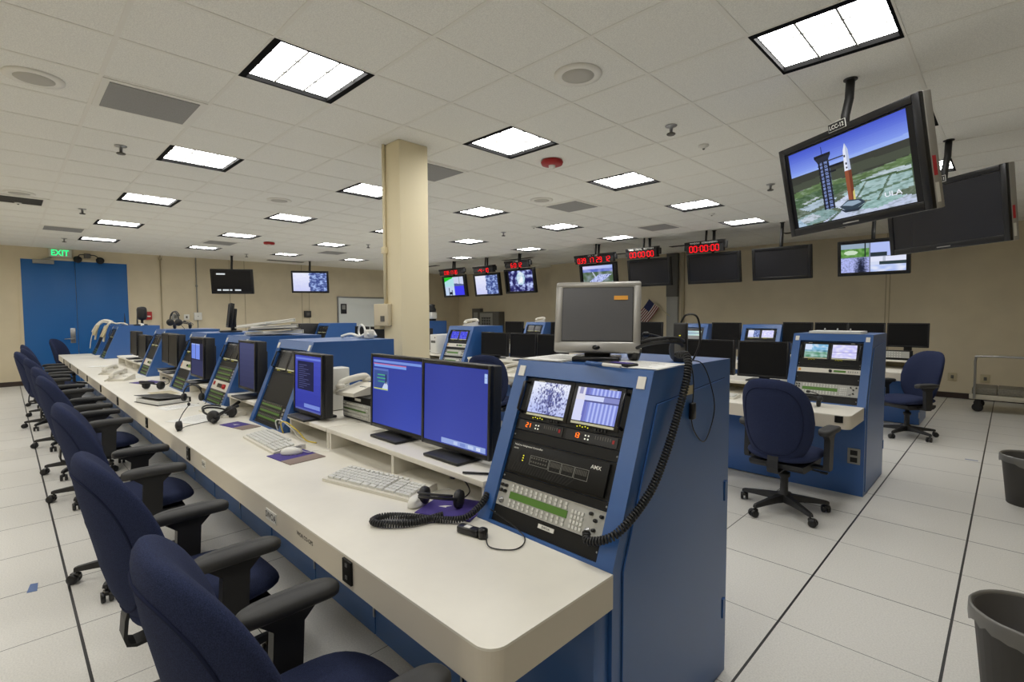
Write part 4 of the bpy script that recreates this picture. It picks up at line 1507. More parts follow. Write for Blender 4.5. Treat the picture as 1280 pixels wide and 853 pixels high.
lcd('black monitor nearest the double door in the front row', -9.4, 1.36, SH, .52, .36, gap=.06, depth=.08)
lcd('black monitor left of the console topped with headsets', -8.74, 1.36, SH, .52, .34, gap=.04, depth=.08)
# upright screen on top of the fourth front console
t = lcd('black screen standing upright on top of a blue front console', -6.2, 1.75, 1.338, .3, .27, gap=.05, depth=.04, yaw=-.2, tilt=-.12)
# middle row
y2 = ROW[1]
mids = [(-5.98, .46, 'black monitor directly right of the console with blue test screens', 1.42), (-5.45, .56, 'black monitor behind the lone chair top in the middle row', 1.42),
        (-4.86, .5, 'black monitor above the white telephone in the middle row', 1.42), (-4.33, .52, 'black monitor left of the silver touch monitor in the middle row', 1.42),
        (-2.2, .5, 'black monitor just behind the black headset in the middle row', 1.42), (-1.685, .46, 'black monitor next to the aisle console in the middle row', 1.42),
        (-2.74, .5, 'black monitor right of the silver touch monitor in the middle row', 1.42)]
for x, w, lab, yy in mids:
    lcd(lab, max(x, -5.68) if x < -5.9 else x, y2 + yy, SH, w if x > -5.9 else .4, .35, gap=.035) if x > -5.9 else None
lcd('black monitor on the shelf beside the console with blue test screens', -5.82, y2 + 1.62, SH, .24, .35, gap=.03)
for x, w, lab in [(-7.3, .55, 'black monitor right of the column in the middle row'), (-7.9, .5, 'black monitor hidden partly by the column in the middle row'), (-8.75, .55, 'black monitor left of the column in the middle row'),
                  (-9.4, .5, 'black monitor just right of the far blue middle console')]:
    lcd(lab, x, y2 + 1.42, SH, w, .37, gap=.05)
# rear row
y3 = ROW[2]
for x, w, z, h, lab in [(-1.02, .47, 1.0, .34, 'black monitor of the rear row at the aisle end'), (-1.5, .45, 1.0, .34, 'black monitor of the rear row, second from the aisle'),
                        (-1.95, .44, 1.0, .34, 'black monitor of the rear row, third from the aisle'), (-2.41, .43, 1.0, .34, 'black monitor of the rear row just right of the console with two pictures'),
                        (-3.54, .5, SH, .46, 'black monitor between the two lit rear consoles'), (-5.0, .5, SH, .46, 'black monitor of the rear row below the small flag'),
                        (-5.6, .52, SH, .42, 'black monitor of the rear row behind the silver touch monitor'), (-6.5, .6, SH, .44, 'black monitor of the rear row left of the touch monitor'),
                        (-7.25, .6, SH, .44, 'black monitor right of the rear console with a telephone'), (-8.75, .6, SH, .44, 'black monitor left of the rear console with a telephone')]:
    lcd(lab, x, y3 + 1.5, z if z < 1.0 else SH, w, h, gap=.035 if z < 1.0 else .17)

# silver touch monitor on the nearest console
t = thing('touch_monitor', 'silver framed touch monitor standing on the nearest blue console', 'monitor', (-1.145, 1.62, 1.336), .5)
K = Tr(0, 0, .035) @ Rx(-.2)
w, h = .335, .285
q = mb(SILV, K)
q.b(-w / 2, w / 2, 0, .028, 0, .045, .008); q.b(-w / 2, w / 2, 0, .028, h - .026, h, .008)
q.b(-w / 2, -w / 2 + .03, 0, .028, .03, h - .015, .008); q.b(w / 2 - .03, w / 2, 0, .028, .03, h - .015, .008)
q.build('bezel', None, t)
mb(BLK, K).b(-w / 2 + .024, w / 2 - .024, .004, .01, .036, h - .02).build('gasket', None, t)
mb(TSCR, K).b(-w / 2 + .031, w / 2 - .031, .001, .006, .046, h - .027).build('screen', None, t, 'grey switched off screen')
q = mb(OFF2)
mb(ORNG, K).b(.065, .118, -.0015, .0009, h - .076, h - .06).build('sticker', None, t, 'orange sticker')
mb(BLK).lathe([(.014, 0), (.012, .003)], 18, M=K @ Tr(0, 0, .02) @ FACE @ M4.Diagonal((1.1, .7, 1, 1))).build('badge', None, t)
q = mb(PLAS, K).b(-w / 2 + .003, w / 2 - .003, .028, .06, .003, h - .003, .01)
q.b(-w * .3, w * .3, .06, .09, .05, h * .8, .01)
q.build('rear_case', None, t)
mb(BLK).b(-.09, .09, -.03, .13, 0, .018, .004).b(-.05, .05, .03, .09, .01, .12, .006).build('stand', None, t)

# ------------------------------------------------------------------ keyboards, mice, phones, pads
def keyboard(label, x, y, z, rz, m=BEIGE, km=KEY, L=.46, D=.165):
    t = thing('keyboard', label, 'keyboard', (x, y, z), rz, 'desk keyboards')
    mb(m).prism([(-D / 2, 0), (D / 2, 0), (D / 2, .03), (D / 2 - .03, .032), (-D / 2, .014)], -L / 2, L / 2).build('tray', None, t)
    q = mb(km)
    K = Tr(0, 0, .0145) @ Rx(.13) @ M4.Diagonal((L / .46, D / .165, 1, 1))
    L, D = .46, .165
    for r_ in range(5):
        yy = -D / 2 + .014 + r_ * .0205
        n = 15 if r_ else 8
        for k in range(n):
            wx = .0165 if r_ else (.018 if k not in (3,) else .018)
            xx = -L / 2 + .02 + k * .0197 if r_ else -L / 2 + .02 + k * .038
            ww = .0168 if r_ else (.03 if k != 3 else .036)
            q.box((xx + ww / 2, yy + .008, .016), (ww, .0168, .012), M=K)
        for k in range(7):
            xx = L / 2 - .125 + k * .0165 + (.006 if k > 2 else 0)
            q.box((xx, yy + .008, .016), (.0145, .0168, .012), M=K)
    for k in range(13):
        q.box((-L / 2 + .03 + k * .0245 + (k // 4) * .006, -D / 2 + .128, .015), (.017, .014, .01), M=K)
    q.build('key_field', None, t)
    return t
keyboard('beige keyboard in front of the pair of wide blue monitors', -2.02, 1.17, .745, .24, L=.54, D=.18)
keyboard('beige keyboard with a mouse leaning on it by the portrait blue monitor', -3.15, 1.12, .745, -.02, L=.54, D=.18)
keyboard('pale keyboard under the edge of the dark shelf beside the red button console', -4.42, 1.19, .745, .12)
keyboard('pale keyboard on the middle worktop behind the nearest console', -1.98, y2 + 1.0, .745, 0)
keyboard('pale keyboard on the middle worktop beside the white telephone', -5.3, y2 + 1.0, .745, 0)
keyboard('pale keyboard at the far end of the front worktop', -9.2, 1.08, .745, .05)

def mouse(label, x, y, z, rz, m=WHITE):
    t = thing('computer_mouse', label, 'mouse', (x, y, z), rz, 'computer mice')
    q = mb(m)
    vs = []
    n = 16
    prof = [(1.0, 0), (1.02, .008), (.96, .02), (.75, .031), (.4, .037), (.05, .039)]
    for k, zz in prof:
        vs += [(.032 * k * cos(2 * pi * i / n), .056 * k * sin(2 * pi * i / n) - .006 * (1 - k), zz) for i in range(n)]
    fs = [tuple(range(n - 1, -1, -1)), tuple(len(vs) - n + i for i in range(n))]
    for a in range(len(prof) - 1):
        for i in range(n):
            j = (i + 1) % n
            fs.append((a * n + i, a * n + j, a * n + n + j, a * n + n + i))
    q.add(vs, fs, True)
    q.build('shell', None, t)
    mb(GREY).b(-.0015, .0015, .0, .052, .03, .0385).b(-.006, .006, .022, .036, .032, .04, .002).build('wheel', None, t)
    mb(m).tube(smooth_path([(0, .055, .012), (.01, .09, .004), (-.02, .14, .004), (.02, .2, .004)], 6), .002).build('cable', None, t)
mouse('white computer mouse beside the black coiled cord near the nearest console', -1.69, 1.16, .75, .3)
mouse('white computer mouse propped on the purple pad of the portrait monitor', -2.82, 1.1, .75, -.5)

def pad(label, x, y, rz, L, D, m1=PURP, m2=TAUPE, split=.62):
    t = thing('mouse_pad', label, 'mouse pad', (x, y, .745), rz, 'purple mouse pads')
    mb(m1).b(-L / 2, -L / 2 + L * split, -D / 2, D / 2, 0, .004, .001).build('pad', None, t)
    if m2:
        mb(m2).b(-L / 2 + L * split, L / 2, -D / 2, D / 2, .0002, .0042, .001).build('rest', None, t)
    mb(WHITE).prism([(-.02, -.012), (.0, .004), (.03, .012), (.012, -.004), (.016, -.014)], .004, .0044, 'z', M=Tr(-L * .18, 0, 0)).build('print', None, t, 'white printed swoosh')
pad('purple and taupe mouse pad by the portrait monitor keyboard', -2.76, 1.1, .1, .26, .2)
pad('purple mouse pad at the foot of the console with unlit screens', -3.82, 1.14, .2, .3, .13, split=.6)
pad('purple mouse pad under the headset near the nearest console', -1.56, 1.24, .4, .24, .2, m2=None, split=1)
pad('purple folder lying flat on the front worktop beyond the black binder', -7.1, 1.15, .3, .3, .24, m2=None, split=1)

def phone(label, x, y, z, rz, m=BEIGE, cord=True):
    t = thing('telephone', label, 'telephone', (x, y, z), rz, 'desk telephones')
    mb(m).prism([(-.11, 0), (.11, 0), (.11, .06), (.07, .065), (-.11, .022)], -.09, .09).build('base', None, t)
    each('key', GREY, [((.02 + i * .022, -.07 + j * .024, .046 - (.012 * (3 - j))), (.014, .014, .008)) for i in range(3) for j in range(4)], t)
    q = mb(m)
    q.tube(smooth_path([(-.055, -.105, .05), (-.055, -.085, .078), (-.055, 0, .095), (-.055, .085, .1), (-.055, .11, .078)], 6), [.022 + .0 * i for i in range(25)], 10)
    q.lathe([(.027, 0), (.03, .018), (.022, .03)], 14, M=Tr(-.055, -.098, .042))
    q.lathe([(.027, 0), (.03, .018), (.022, .03)], 14, M=Tr(-.055, .1, .065))
    q.build('handset', None, t)
    if cord:
        mb(m).tube(coil_pts([(-.055, -.105, .045), (-.11, -.12, -.0 + .01), (-.13, -.06, .01), (-.1, .0, .01)], .007, .008), .0022, 5).build('cord', None, t)
    return t
# control box with phone, between the monitors
t = thing('audio_panel', 'pale box of grey buttons carrying a telephone between the blue monitors', 'control panel', (-2.84, 1.52, SH))
mb(BLKM).b(-.2, .2, 0, .2, 0, .15, .004).build('case', None, t)
mb(KEYG).b(-.185, .19, -.008, 0, .012, .105).build('front_plate', None, t)
each('key', KEY, [((-.165 + k * .0225, -.011, r_), (.01, .008, .011)) for r_ in (.03, .05, .075, .095) for k in range(14)], t)
mb(GRNP).b(-.17, .1, -.0095, -.008, .058, .066).build('lcd_strip', None, t, 'green liquid crystal strip')
mb(WHITE).b(-.04, .03, -.003, 0, .12, .135).build('label_tag', None, t)
phone('white telephone on the grey button box beside the wide blue monitors', -2.92, 1.57, SH + .151, .15)
phone('white telephone on top of the middle console with blue test screens', -6.2, y2 + 1.62, 1.336, -.9)
phone('white telephone on top of the rear console right of the barred cabinet', -7.95, y3 + 1.6, 1.336, -.9)
phone('white telephone lying on the middle worktop left of the nearest console', -4.72, y2 + 1.1, .745, -.4)
phone('white telephone on the front worktop opposite the fifth chair', -7.6, .98, .745, .9)
phone('white telephone on the front worktop opposite the sixth chair', -8.5, 1.02, .745, .8)

t = thing('audio_panel', 'grey button panel under the raised black monitors of the rear row', 'control panel', (-1.2, y3 + 1.3, SH))
mb(BLKM).b(-.26, .26, .02, .115, 0, .13, .004).build('case', None, t)
mb(KEYG).b(-.23, .23, .012, .02, .03, .12).build('front_plate', None, t)
each('key', KEY, [((-.2 + k * .03, .009, r_), (.014, .008, .014)) for r_ in (.045, .075, .105) for k in range(12)], t)
def tower(label, x, y, z, sx, sy, sz, m):
    t = thing('computer_tower', label, 'computer', (x, y, z), 0, 'computer towers')
    mb(m).b(-sx / 2, sx / 2, -sy / 2, sy / 2, .004, sz, .006).build('case', None, t)
    mb(m).b(-sx / 2 + .004, sx / 2 - .004, -sy / 2 - .012, -sy / 2, .01, sz - .006, .005).build('front_panel', None, t)
    mb(GREYD).b(sx / 2 - .05, sx / 2 - .03, -sy / 2 - .015, -sy / 2 - .012, sz - .06, sz - .04).b(-sx / 2 + .03, sx / 2 - .03, -sy / 2 - .014, -sy / 2 - .012, sz - .14, sz - .1).build('drive', None, t)
    mb(PLAS).b(-sx / 2 + .01, sx / 2 - .01, -sy / 2 + .02, sy / 2 - .02, 0, .004).build('feet', None, t)
tower('white computer tower standing behind the portrait blue monitor', -3.29, 1.6, SH, .11, .14, .29, WHITE)
tower('pale computer tower left of the middle console with blue test screens', -6.83, y2 + 1.55, SH, .18, .4, .32, WHITE)
tower('black computer tower on top of the middle row left of the column', -11.8, y2 + 1.3, .746, .6, .4, .58, PLAS)

# ------------------------------------------------------------------ headsets, cords, papers
def headset(label, x, y, z, rz, s=1.0, lying=True, boom=True):
    t = thing('headset', label, 'headset', (x, y, z), rz, 'black headsets')
    K = M4.Scale(s, 4) @ (Tr(0, 0, .041) @ Rx(1.25) if lying else Tr(0, 0, .09))
    arc = [(.078 * cos(a), 0, .078 * sin(a) * 1.15) for a in [pi * k / 18 for k in range(19)]]
    mb(PLAS, K).tube(arc, .006, 8).tube([(p[0] * 1.08, .012, p[2] * 1.06) for p in arc[3:-3]], .005, 6).build('headband', None, t)
    for sx in (-1, 1):
        mb(PLAS, K).lathe([(.02, -.012), (.034, -.01), (.037, .0), (.033, .014), (.014, .018)], 18, M=Tr(sx * .074, 0, -.02) @ Ry(sx * pi / 2)).build('ear_cup', None, t)
    if boom:
        q = mb(PLAS, K).tube(smooth_path([(.085, 0, -.03), (.1, .03, -.07), (.06, .07, -.1), (.02, .08, -.1)], 6), .003, 6)
        q.lathe([(.004, 0), (.009, .006), (.009, .02), (.004, .026)], 10, M=Tr(.02, .08, -.1) @ Ry(-pi / 2))
        q.build('microphone', None, t)
    return t
headset('black headset beside the mouse on the front worktop by the nearest console', -1.6, 1.2, .75, .5)
headset('black headset draped on top of the nearest blue console', -.97, 1.78, 1.338, .9, 1.15, lying=True)
headset('black headset lying on the front worktop near the second chair', -4.15, 1.1, .746, -.9, 1.25)
headset('black headset standing on its side by the red button console foot', -5.02, 1.13, .748, .9, .95, lying=False)
headset('black headset upright on top of the front console nearest the double monitors', -8.0, 1.62, 1.338, .3, 1.3, lying=False)
headset('black headset lying flat on top of the front console nearest the double monitors', -8.2, 1.75, 1.338, 1.2, 1.2)
headset('black headset on the front worktop below the pale window monitor', -6.4, 1.07, .746, .6, 1.2)
headset('black headset on the middle worktop in front of the aisle console', -1.2, y2 + 1.02, .746, .2, 1.2)

# coiled cords
tag(mb(PLAS).tube(coil_pts([(-.86, 1.72, 1.37), (-.812, 1.7, 1.37), (-.79, 1.66, 1.31), (-.788, 1.6, 1.2), (-.785, 1.5, 1.06), (-.79, 1.4, .95), (-.82, 1.27, .86), (-.9, 1.245, .82), (-.93, 1.27, .83)], .0105, .0105), .0042, 5).build('coiled_cord'),
    'black coiled cord hanging down the side of the nearest blue console', 'cord')
tag(mb(PLAS).tube(coil_pts([(-1.41, 1.285, .83), (-1.4, 1.24, .8), (-1.42, 1.17, .765), (-1.5, 1.1, .76), (-1.6, 1.04, .76), (-1.66, .98, .76), (-1.65, .93, .76), (-1.6, .94, .76), (-1.53, 1.02, .76), (-1.5, 1.14, .765)], .0095, .0095), .0042, 5).build('coiled_cord'),
    'black coiled cord looped on the worktop before the nearest console', 'cord')
t = thing('push_to_talk_switch', 'black push to talk switch lying on the worktop by the looped cord', 'switch', (-1.33, 1.13, .746), .2)
mb(BLK).b(-.05, .04, -.018, .018, 0, .026, .006).build('body', None, t)
mb(BLK).lathe([(.018, 0), (.018, .03), (.008, .036)], 14, c=(.055, 0, 0)).build('end_cap', None, t)
mb(WHITE).b(-.02, .006, -.012, .006, .026, .0275).build('label_tag', None, t, 'white sticker')
mb(BLK).tube(smooth_path([(.07, 0, .02), (.12, -.05, .004), (.2, -.02, .004), (.19, .06, .004), (.12, .1, .02), (.0, .12, .05)], 8), .0022, 6).build('cable', None, t)
t = thing('hanging_wire', 'thin black wire looping down the side of the nearest blue console', 'cable', (0, 0, 0))
mb(BLK).tube(smooth_path([(-.86, 1.8, 1.345), (-.81, 1.82, 1.335), (-.807, 1.9, 1.24), (-.807, 1.93, 1.14), (-.807, 1.85, 1.04), (-.807, 1.76, 1.09), (-.807, 1.73, 1.16), (-.807, 1.745, 1.22), (-.807, 1.745, 1.28), (-.81, 1.73, 1.333), (-.83, 1.73, 1.345)], 8), .0022, 6).build('wire', None, t)
mb(BLK).b(-.812, -.796, 1.72, 1.75, 1.14, 1.2, .004).build('clip', None, t)
tag(mb(TAN).b(-.8139, -.812, 1.675, 1.755, 1.23, 1.262).build('sticker'), 'cream sticker on the side of the nearest blue console', 'sticker')
# handset and adapters on the nearest console
t = thing('belt_pack', 'black talk pack standing on the nearest blue console', 'radio', (-.9, 1.83, 1.336), .3)
mb(PLAS).b(-.025, .025, -.018, .018, 0, .15, .006).build('body', None, t)
mb(LEDY).b(-.003, .003, -.0195, -.018, .1, .103).build('indicator', None, t)
mb(BLK).tube(smooth_path([(0, 0, .15), (.02, .0, .18), (.06, .0, .17), (.07, .0, .08), (.05, -.03, .01)], 8), .004, 6).build('cable', None, t)
mb(GREYD).b(-.02, .02, -.0195, -.018, .02, .07).build('panel', None, t)

def sheet(label, x, y, z, rz, w=.216, d=.28, n=3, m=PAPER, curl=0.0):
    t = thing('paper_sheets', label, 'paper', (x, y, z), rz, 'loose paper sheets')
    rnd = random.Random(int(x * 100 + y * 10))
    for k in range(n):
        K = Tr(rnd.uniform(-.01, .01), rnd.uniform(-.01, .01), k * .0015) @ Rz(rnd.uniform(-.06, .06))
        q = mb(m, K)
        if curl:
            for s in range(6):
                u0, u1 = s / 6, (s + 1) / 6
                f = lambda u: curl * u * u
                q.quad([(-w / 2 + w * u0, -d / 2, f(u0)), (-w / 2 + w * u1, -d / 2, f(u1)), (-w / 2 + w * u1, d / 2, f(u1)), (-w / 2 + w * u0, d / 2, f(u0))])
        else:
            q.b(-w / 2, w / 2, -d / 2, d / 2, 0, .0012)
        if k == n - 1 and not curl:
            q.use(GREY)
            for l in range(9):
                q.b(-w * .4, w * (.1 + .3 * rnd.random()), d * .36 - l * d * .085, d * .36 - l * d * .085 + .004, .0012, .0014)
        q.build('sheet', None, t)
    return t
sheet('white sheets on the left of the nearest console top beside the touch monitor', -1.33, 1.63, 1.336, .05, .19, .28, 4)
sheet('white sheets at the front right of the nearest console top', -.95, 1.62, 1.336, .02, .24, .24, 2)
sheet('white printed sheets on the front worktop before the red button console', -4.3, 1.0, .745, .5, .28, .3, 2)
sheet('white sheets beside the black binder on the front worktop', -5.0, 1.02, .745, .2, .2, .26, 2)
sheet('white sheets on the front worktop beyond the purple folder', -7.9, 1.2, .745, .4, .24, .3, 3)
sheet('white sheets near the far end of the front worktop', -9.9, 1.05, .745, -.3, .24, .3, 3)
sheet('pale sheet on the front worktop behind the black binder', -6.0, 1.1, .745, .1, .3, .2, 1, TAN)
t = thing('ballpoint_pen', 'black pen lying on the riser shelf by the nearest console', 'pen', (-1.52, 1.33, SH), .6)
mb(BLK).tube([(-.06, 0, .006), (.05, 0, .006)], .005, 8).build('barrel', None, t)
mb(BLK).tube([(.05, 0, .006), (.065, 0, .006)], .005, 8, r1=.001).build('tip', None, t)
t = thing('marker_pen', 'white and blue pen lying on the nearest console before the touch monitor', 'pen', (-1.0, 1.47, 1.336), -.15)
mb(BLUE).tube([(-.09, 0, .008), (-.01, 0, .008)], .007, 8).build('cap', None, t)
mb(WHITE).tube([(-.01, 0, .008), (.07, 0, .008)], .0065, 8).build('barrel', None, t)
t = thing('card_reader', 'flat black card reader on the nearest console by the touch monitor', 'card reader', (-.99, 1.53, 1.336), -.1)
mb(BLK).b(-.07, .07, -.03, .03, 0, .012, .003).build('case', None, t)
mb(PURP).b(-.02, .06, -.02, .02, .012, .0135).build('label_tag', None, t)

# binders and folders
def binder(label, x, y, z, rz, m=BLKM, L=.3, W=.26, th=.045, rings=False, open_=0.12):
    t = thing('ring_binder', label, 'binder', (x, y, z), rz, 'ring binders')
    mb(m).b(-L / 2, L / 2, -W / 2, W / 2, 0, .004, .001).build('back_cover', None, t)
    mb(PAPER).b(-L / 2 + .01, L / 2 - .012, -W / 2 + .012, W / 2 - .01, .004, th * .75).build('page_block', None, t)
    if not rings:
        mb(m, Tr(0, W / 2, th * .8) @ Rx(open_) @ Tr(0, -W / 2, 0)).b(-L / 2, L / 2, -W / 2, W / 2, 0, .004, .001).build('front_cover', None, t)
        mb(m).b(-L / 2, L / 2, W / 2 - .004, W / 2, 0, th * .85, .001).build('spine', None, t)
    else:
        for k in (-1, 0, 1):
            mb(STEEL).tube([(k * .1, -.02 + .022 * cos(a), th * .7 + .024 * sin(a)) for a in [pi * i / 10 for i in range(11)]], .003, 6).build('ring', None, t)
    return t
binder('black ring binder lying on the front worktop opposite the fourth chair', -5.4, .98, .745, .25, th=.05, L=.42, W=.27, open_=-.07)
binder('open ring binder with three rings on top of the aisle console', -1.12, y2 + 1.68, 1.336, 0, GREY, .42, .3, .03, True)
for k, (dx, rz, dz, sx, lab) in enumerate([(0, .15, .0, .34, 'white ring binder, lowest of the pile on the third front console'), (.04, -.25, .045, .36, 'pale ring binder in the middle of the pile on the third front console'), (-.03, .5, .085, .34, 'white ring binder, topmost of the pile on the third front console')]):
    bo = binder(lab, -4.95 + dx, 1.8 - .03 * k, 1.345 + dz, rz, (WHITE, BEIGE, WHITE)[k], sx, .4, .035, False, .05)
    bo.rotation_euler = (.03 * k, -.03 - .04 * k, rz)

# white router and cables on the second front console
t = thing('cable_bundle', 'coiled white cable bundle on top of the console with unlit screens', 'cable', (-3.66, 2.0, 1.336))
q = mb(WHITE)
q.tube([(.05 * cos(a), 0, .055 + .05 * sin(a)) for a in [2 * pi * k / 24 for k in range(24)]], .008, 8, closed=True)
q.tube(smooth_path([(-.22, -.06, .01), (-.12, -.03, .03), (-.04, 0, .012), (.06, -.01, .03), (.12, .02, .06), (.16, .03, .02)], 6), .012, 8)
q.tube(smooth_path([(-.1, .03, .01), (0, .04, .02), (.1, .0, .015), (.15, -.03, .04)], 6), .01, 8)
q.build('cable', None, t)
mb(BEIGE).b(.08, .15, -.03, .03, 0, .07, .01).build('plug_block', None, t)
# yellow and white network cables below the portrait monitor
for k, (m, lab, o2) in enumerate([(YEL, 'yellow network cable dangling below the portrait monitor shelf', 0), (WHITE, 'white network cable dangling below the portrait monitor shelf', -.09)]):
    tag(mb(m).tube(smooth_path([(-3.36 + o2, 1.26, .75), (-3.34 + o2, 1.24, .82), (-3.25 + o2, 1.24, .84), (-3.12 + o2, 1.26, .8), (-3.05 + o2, 1.28, .752), (-2.95, 1.3, .752)], 8), .004, 6).build('network_cable'), lab, 'cable')
# goose-neck microphone at the desk edge
t = thing('gooseneck_microphone', 'small black goose-neck microphone clipped at the worktop edge', 'microphone', (-3.95, .8, .745))
mb(PLAS).lathe([(.03, 0), (.034, .01), (.03, .03), (.012, .036)], 16, M=Tr(0, 0, .035) @ Rx(pi / 2) @ Tr(0, 0, -.018)).build('base', None, t)
q = mb(PLAS).tube(smooth_path([(0, .0, .06), (.0, .03, .12), (.02, .06, .17)], 6), .0028, 6)
q.lathe([(.004, 0), (.009, .006), (.009, .018), (.003, .024)], 10, M=Tr(.02, .06, .165))
q.build('gooseneck', None, t)
mb(BLK).tube(smooth_path([(0, .0, .01), (.02, -.01, .004), (-.1, .06, .004), (-.16, .16, .004), (-.2, .3, .006)], 8), .0022, 6).build('cable', None, t)
tag(mb(PLAS).tube(smooth_path([(-4.0, 1.02, .765), (-4.1, 1.05, .77), (-4.2, 1.1, .77), (-4.3, 1.22, .8), (-4.36, 1.3, .83)], 8), .013, 10).build('thick_cable'), 'thick black cable running from the worktop headset to a shelf', 'cable')
t = thing('handset', 'beige handset and cable draped over the console nearest the door', 'handset', (-13.5, 1.5, 1.337))
mb(BEIGE).tube(smooth_path([(.1, .1, .05), (-.05, .0, .08), (-.14, -.1, .0), (-.2, -.18, -.16)], 6), .035, 10).build('handle', None, t)
mb(WHITE).tube(smooth_path([(.4, .1, .03), (.2, .1, .04), (.1, .12, .05), (-.1, .0, .1), (-.24, -.12, .0), (-.27, -.2, -.25), (-.25, -.24, -.5)], 8), .008, 8).build('cable', None, t)
for x, lab in [(-12.75, 'pale cables draped down the front console closest to the door'), (-11.55, 'pale cables draped down the second front console from the door')]:
    t = thing('cable_bundle', lab, 'cable', (x - .3, 1.4, 1.336))
    q = mb(BEIGE)
    for k in range(4):
        q.tube(smooth_path([(.35 - .2 * k, .2, .02), (.2 - .12 * k, .16, .05), (.05 - .08 * k, .1, .04), (-.05 - .05 * k, .0, .05), (-.1 - .05 * k, -.06, -.08), (-.12 - .03 * k, -.1, -.3)], 6), .011, 6)
    q.build('cable', None, t)
    mb(TAN).box((-.1, -.05, -.13), (.2, .04, .22), .01, M=Rx(-.35)).build('hanging_card', None, t)
for x, lab in [(-13.1, 'thin black aerial on the front console closest to the door'), (-11.72, 'thin black aerial on the second front console from the door')]:
    t = thing('aerial', lab, 'aerial', (x, 1.78, 1.336))
    mb(PLAS).lathe([(.04, 0), (.04, .02), (.014, .03), (.012, .1), (.006, .2), (.004, .24)], 12).build('mast', None, t)
    mb(PLAS).b(-.09, .09, -.05, .05, 0, .02, .005).build('base', None, t)
t = thing('desk_fan', 'black fan head standing on a front console before the door edge', 'fan', (-12.0, 1.9, 1.336))
mb(PLAS).lathe([(.09, 0), (.08, .02), (.025, .03), (.02, .12)], 16).build('stand', None, t)
mb(PLAS).b(-.14, .12, -.07, .07, .1, .36, .05).build('head', None, t)
mb(WHITE).tube(smooth_path([(.1, -.08, .01), (.25, -.1, .03), (.4, -.05, .02), (.55, -.1, .01)], 6), .016, 8).build('cable', None, t)
# flag
t = thing('flag', 'small American flag on a slanted stick fixed to the grey wall duct', 'flag', (-6.62, 11.7, 1.9))
K = Ry(.68)
mb(TAN, K).tube([(-.04, 0.004, 0), (.69, 0.06, 0)], .009, 8).build('stick', None, t)
q = mb(FLAGR)
hs, fl = .36, .7
for k in range(13):
    q.use(FLAGR if k % 2 == 0 else FLAGW)
    for s in range(8):
        y_ = lambda u: .02 * sin(u * 6) - .012
        u0, u1 = s / 8, (s + 1) / 8
        xa, xb = k * hs / 13, (k + 1) * hs / 13
        q.quad([(xa, y_(u0), -u0 * fl), (xb, y_(u0), -u0 * fl), (xb, y_(u1), -u1 * fl), (xa, y_(u1), -u1 * fl)], None, K)
q.use(FLAGB)
for s in range(3):
    u0, u1 = s / 8, (s + 1) / 8
    for yo in (-.0015, .0015):
        q.quad([(.0, y_(u0) + yo, -u0 * fl), (hs * 7 / 13, y_(u0) + yo, -u0 * fl), (hs * 7 / 13, y_(u1) + yo, -u1 * fl), (.0, y_(u1) + yo, -u1 * fl)], None, K)
q.build('cloth', None, t)
# coffee maker on the far shelf
t = thing('water_jug', 'white and black jug standing on a far blue rear console', 'jug', (-12.45, y3 + 1.75, 1.3365))
mb(PLAS).b(-.1, .1, -.08, .08, 0, .06, .01).build('stand', None, t)
mb(WHITE).b(-.13, .13, -.1, .1, .06, .26, .02).build('body', None, t)
mb(PLAS).lathe([(.12, .26), (.13, .34), (.09, .42), (.1, .48), (.04, .5)], 16).build('lid', None, t)
# ring binders standing at the rear row
for k in range(3):
    tag(mb(PLAS).b(-.03, .03, -.1, .1, 0, .3, .006).build('standing_binder'), ['black binder standing in the rear row, left one of three', 'black binder standing in the rear row, middle one of three', 'black binder standing in the rear row, right one of three'][k], 'binder', 'standing black binders', (-8.62 + k * .1, y3 + 1.7, 1.01 + .336 - .6 + SH - .745))

# ------------------------------------------------------------------ bins, cart, tape
def bin_(label, x, y, rz=0):
    t = thing('waste_bin', label, 'bin', (x, y, 0), rz, 'grey waste bins')
    mb(BINM).lathe([(.0, .012), (.125, .012), (.128, .0), (.135, .0), (.175, .375), (.18, .38), (.17, .378), (.13, .02), (.0, .02)], 32, cap=False).build('bucket', None, t)
    rnd = random.Random(int(y * 10))
    n = 48
    vs = []
    off = [rnd.uniform(-1, 1) for _ in range(n)]
    for j, (r_, z) in enumerate([(.15, .2), (.166, .34), (.174, .382), (.181, .392), (.187, .384), (.188, .36), (.187, .338)]):
        for i in range(n):
            a = 2 * pi * i / n
            k = off[i] * (.002 if j < 4 else .003)
            vs.append(((r_ + abs(k)) * cos(a), (r_ + abs(k)) * sin(a), z + (off[(i * 3) % n] * .012 if j == 6 else 0) - (.02 * (0.5 + .5 * sin(3 * a)) if j > 4 else 0)))
    fs = []
    for j in range(6):
        for i in range(n):
            i2 = (i + 1) % n
            fs.append((j * n + i, j * n + i2, j * n + n + i2, j * n + n + i))
    mb(BAG).add(vs, fs, True).build('liner', None, t, 'translucent plastic liner')
bin_('nearest grey waste bin with a plastic liner, cut off at the right edge', .105, 2.66)
bin_('grey waste bin with a plastic liner further up the right aisle', .155, 5.66)

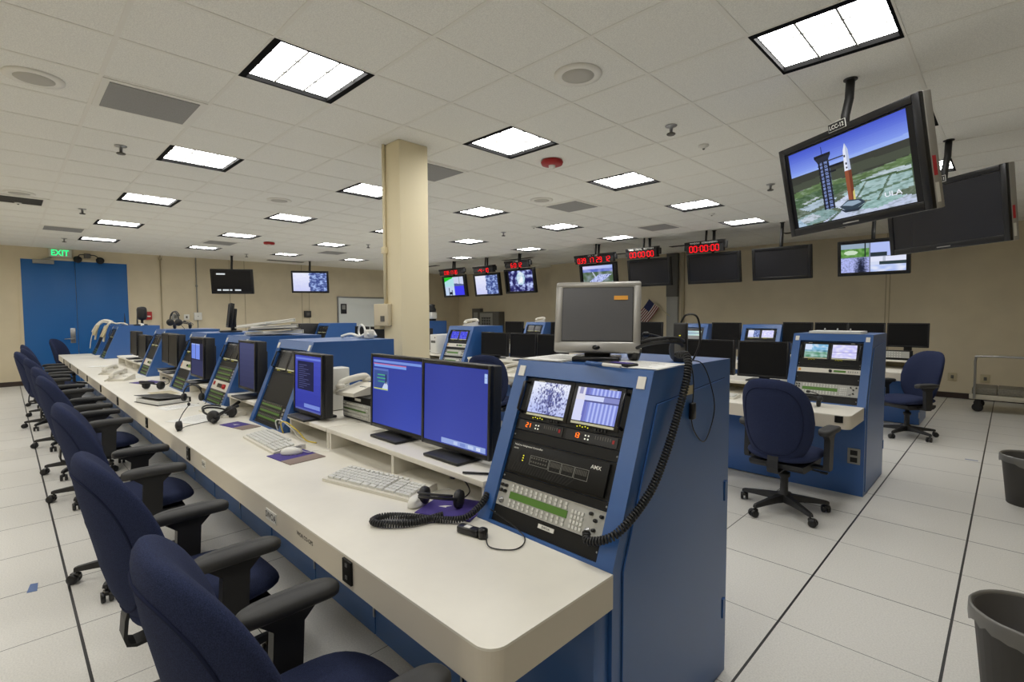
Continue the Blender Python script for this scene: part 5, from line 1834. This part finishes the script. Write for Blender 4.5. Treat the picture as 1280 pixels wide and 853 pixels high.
t = thing('platform_cart', 'cream platform cart with a steel push bar by the back wall', 'cart', (.2, 10.75, 0))
mb(CARTM).b(-.62, .62, -.33, .33, .2, .27, .006).build('platform', None, t)
for sx in (-1, 1):
    for sy in (-1, 1):
        q = mb(PLAS).lathe([(.03, -.02), (.065, -.018), (.068, 0), (.065, .018), (.03, .02)], 18, M=Tr(sx * .52, sy * .26, .068) @ Rx(pi / 2))
        q.b(sx * .52 - .03, sx * .52 + .03, sy * .26 - .026, sy * .26 + .026, .11, .2)
        q.build('caster', None, t)
mb(STEEL).tube(smooth_path([(-.56, -.345, .21), (-.56, -.345, .6), (-.56, -.345, .82), (-.5, -.345, .86), (0, -.345, .862), (.5, -.345, .86), (.56, -.345, .82), (.56, -.345, .21)], 6), .016, 10).build('push_bar', None, t)
for k in range(4):
    o = mb(PADG).b(-.14, .14, -.3, .3, 0, .1, .012).build('carpet_pad')
    tag(o, 'grey pad lying on the platform cart, %s from its push bar post' % ord_(k + 1), 'pad', 'grey pads on the cart', (-.25 + k * .288, 10.76, .2702))
tag(mb(BLUE).prism([(-.06, -.012), (.05, -.03), (.06, .012), (-.05, .02)], .0, .0015, 'z').build('floor_tape'), 'scrap of blue tape stuck to the floor left of the navy chairs', 'tape', None, (-3.84, .06, 0))
tag(mb(BLUE).prism([(-.05, -.01), (.05, -.012), (.05, .01), (-.05, .012)], .0, .0015, 'z').build('floor_tape'), 'scrap of blue tape stuck to the floor of the right aisle', 'tape', None, (-.24, 6.98, 0))

# ------------------------------------------------------------------ camera, world, view
cam = bpy.data.cameras.new('camera')
cam.sensor_width = 36
cam.lens = 629.27 / 1280 * 36
cam.clip_start = .02
co = bpy.data.objects.new('camera', cam)
COL.objects.link(co)
yaw, pitch, roll = .7807, -.0528, -.0036
co.matrix_world = Tr(0, 0, 1.5202) @ Rz(yaw) @ Rx(pi / 2 + pitch) @ Rz(roll)
SC.camera = co
wd = bpy.data.worlds.new('world')
SC.world = wd
wd.use_nodes = True
wd.node_tree.nodes['Background'].inputs[0].default_value = (.02, .02, .02, 1)
SC.view_settings.view_transform = 'Standard'
SC.view_settings.look = 'None'
SC.view_settings.gamma = 1
SC.view_settings.use_curve_mapping = False
SC.view_settings.exposure = 0.0
SC.cycles.max_bounces = 8
SC.cycles.diffuse_bounces = 5
SC.cycles.use_denoising = True
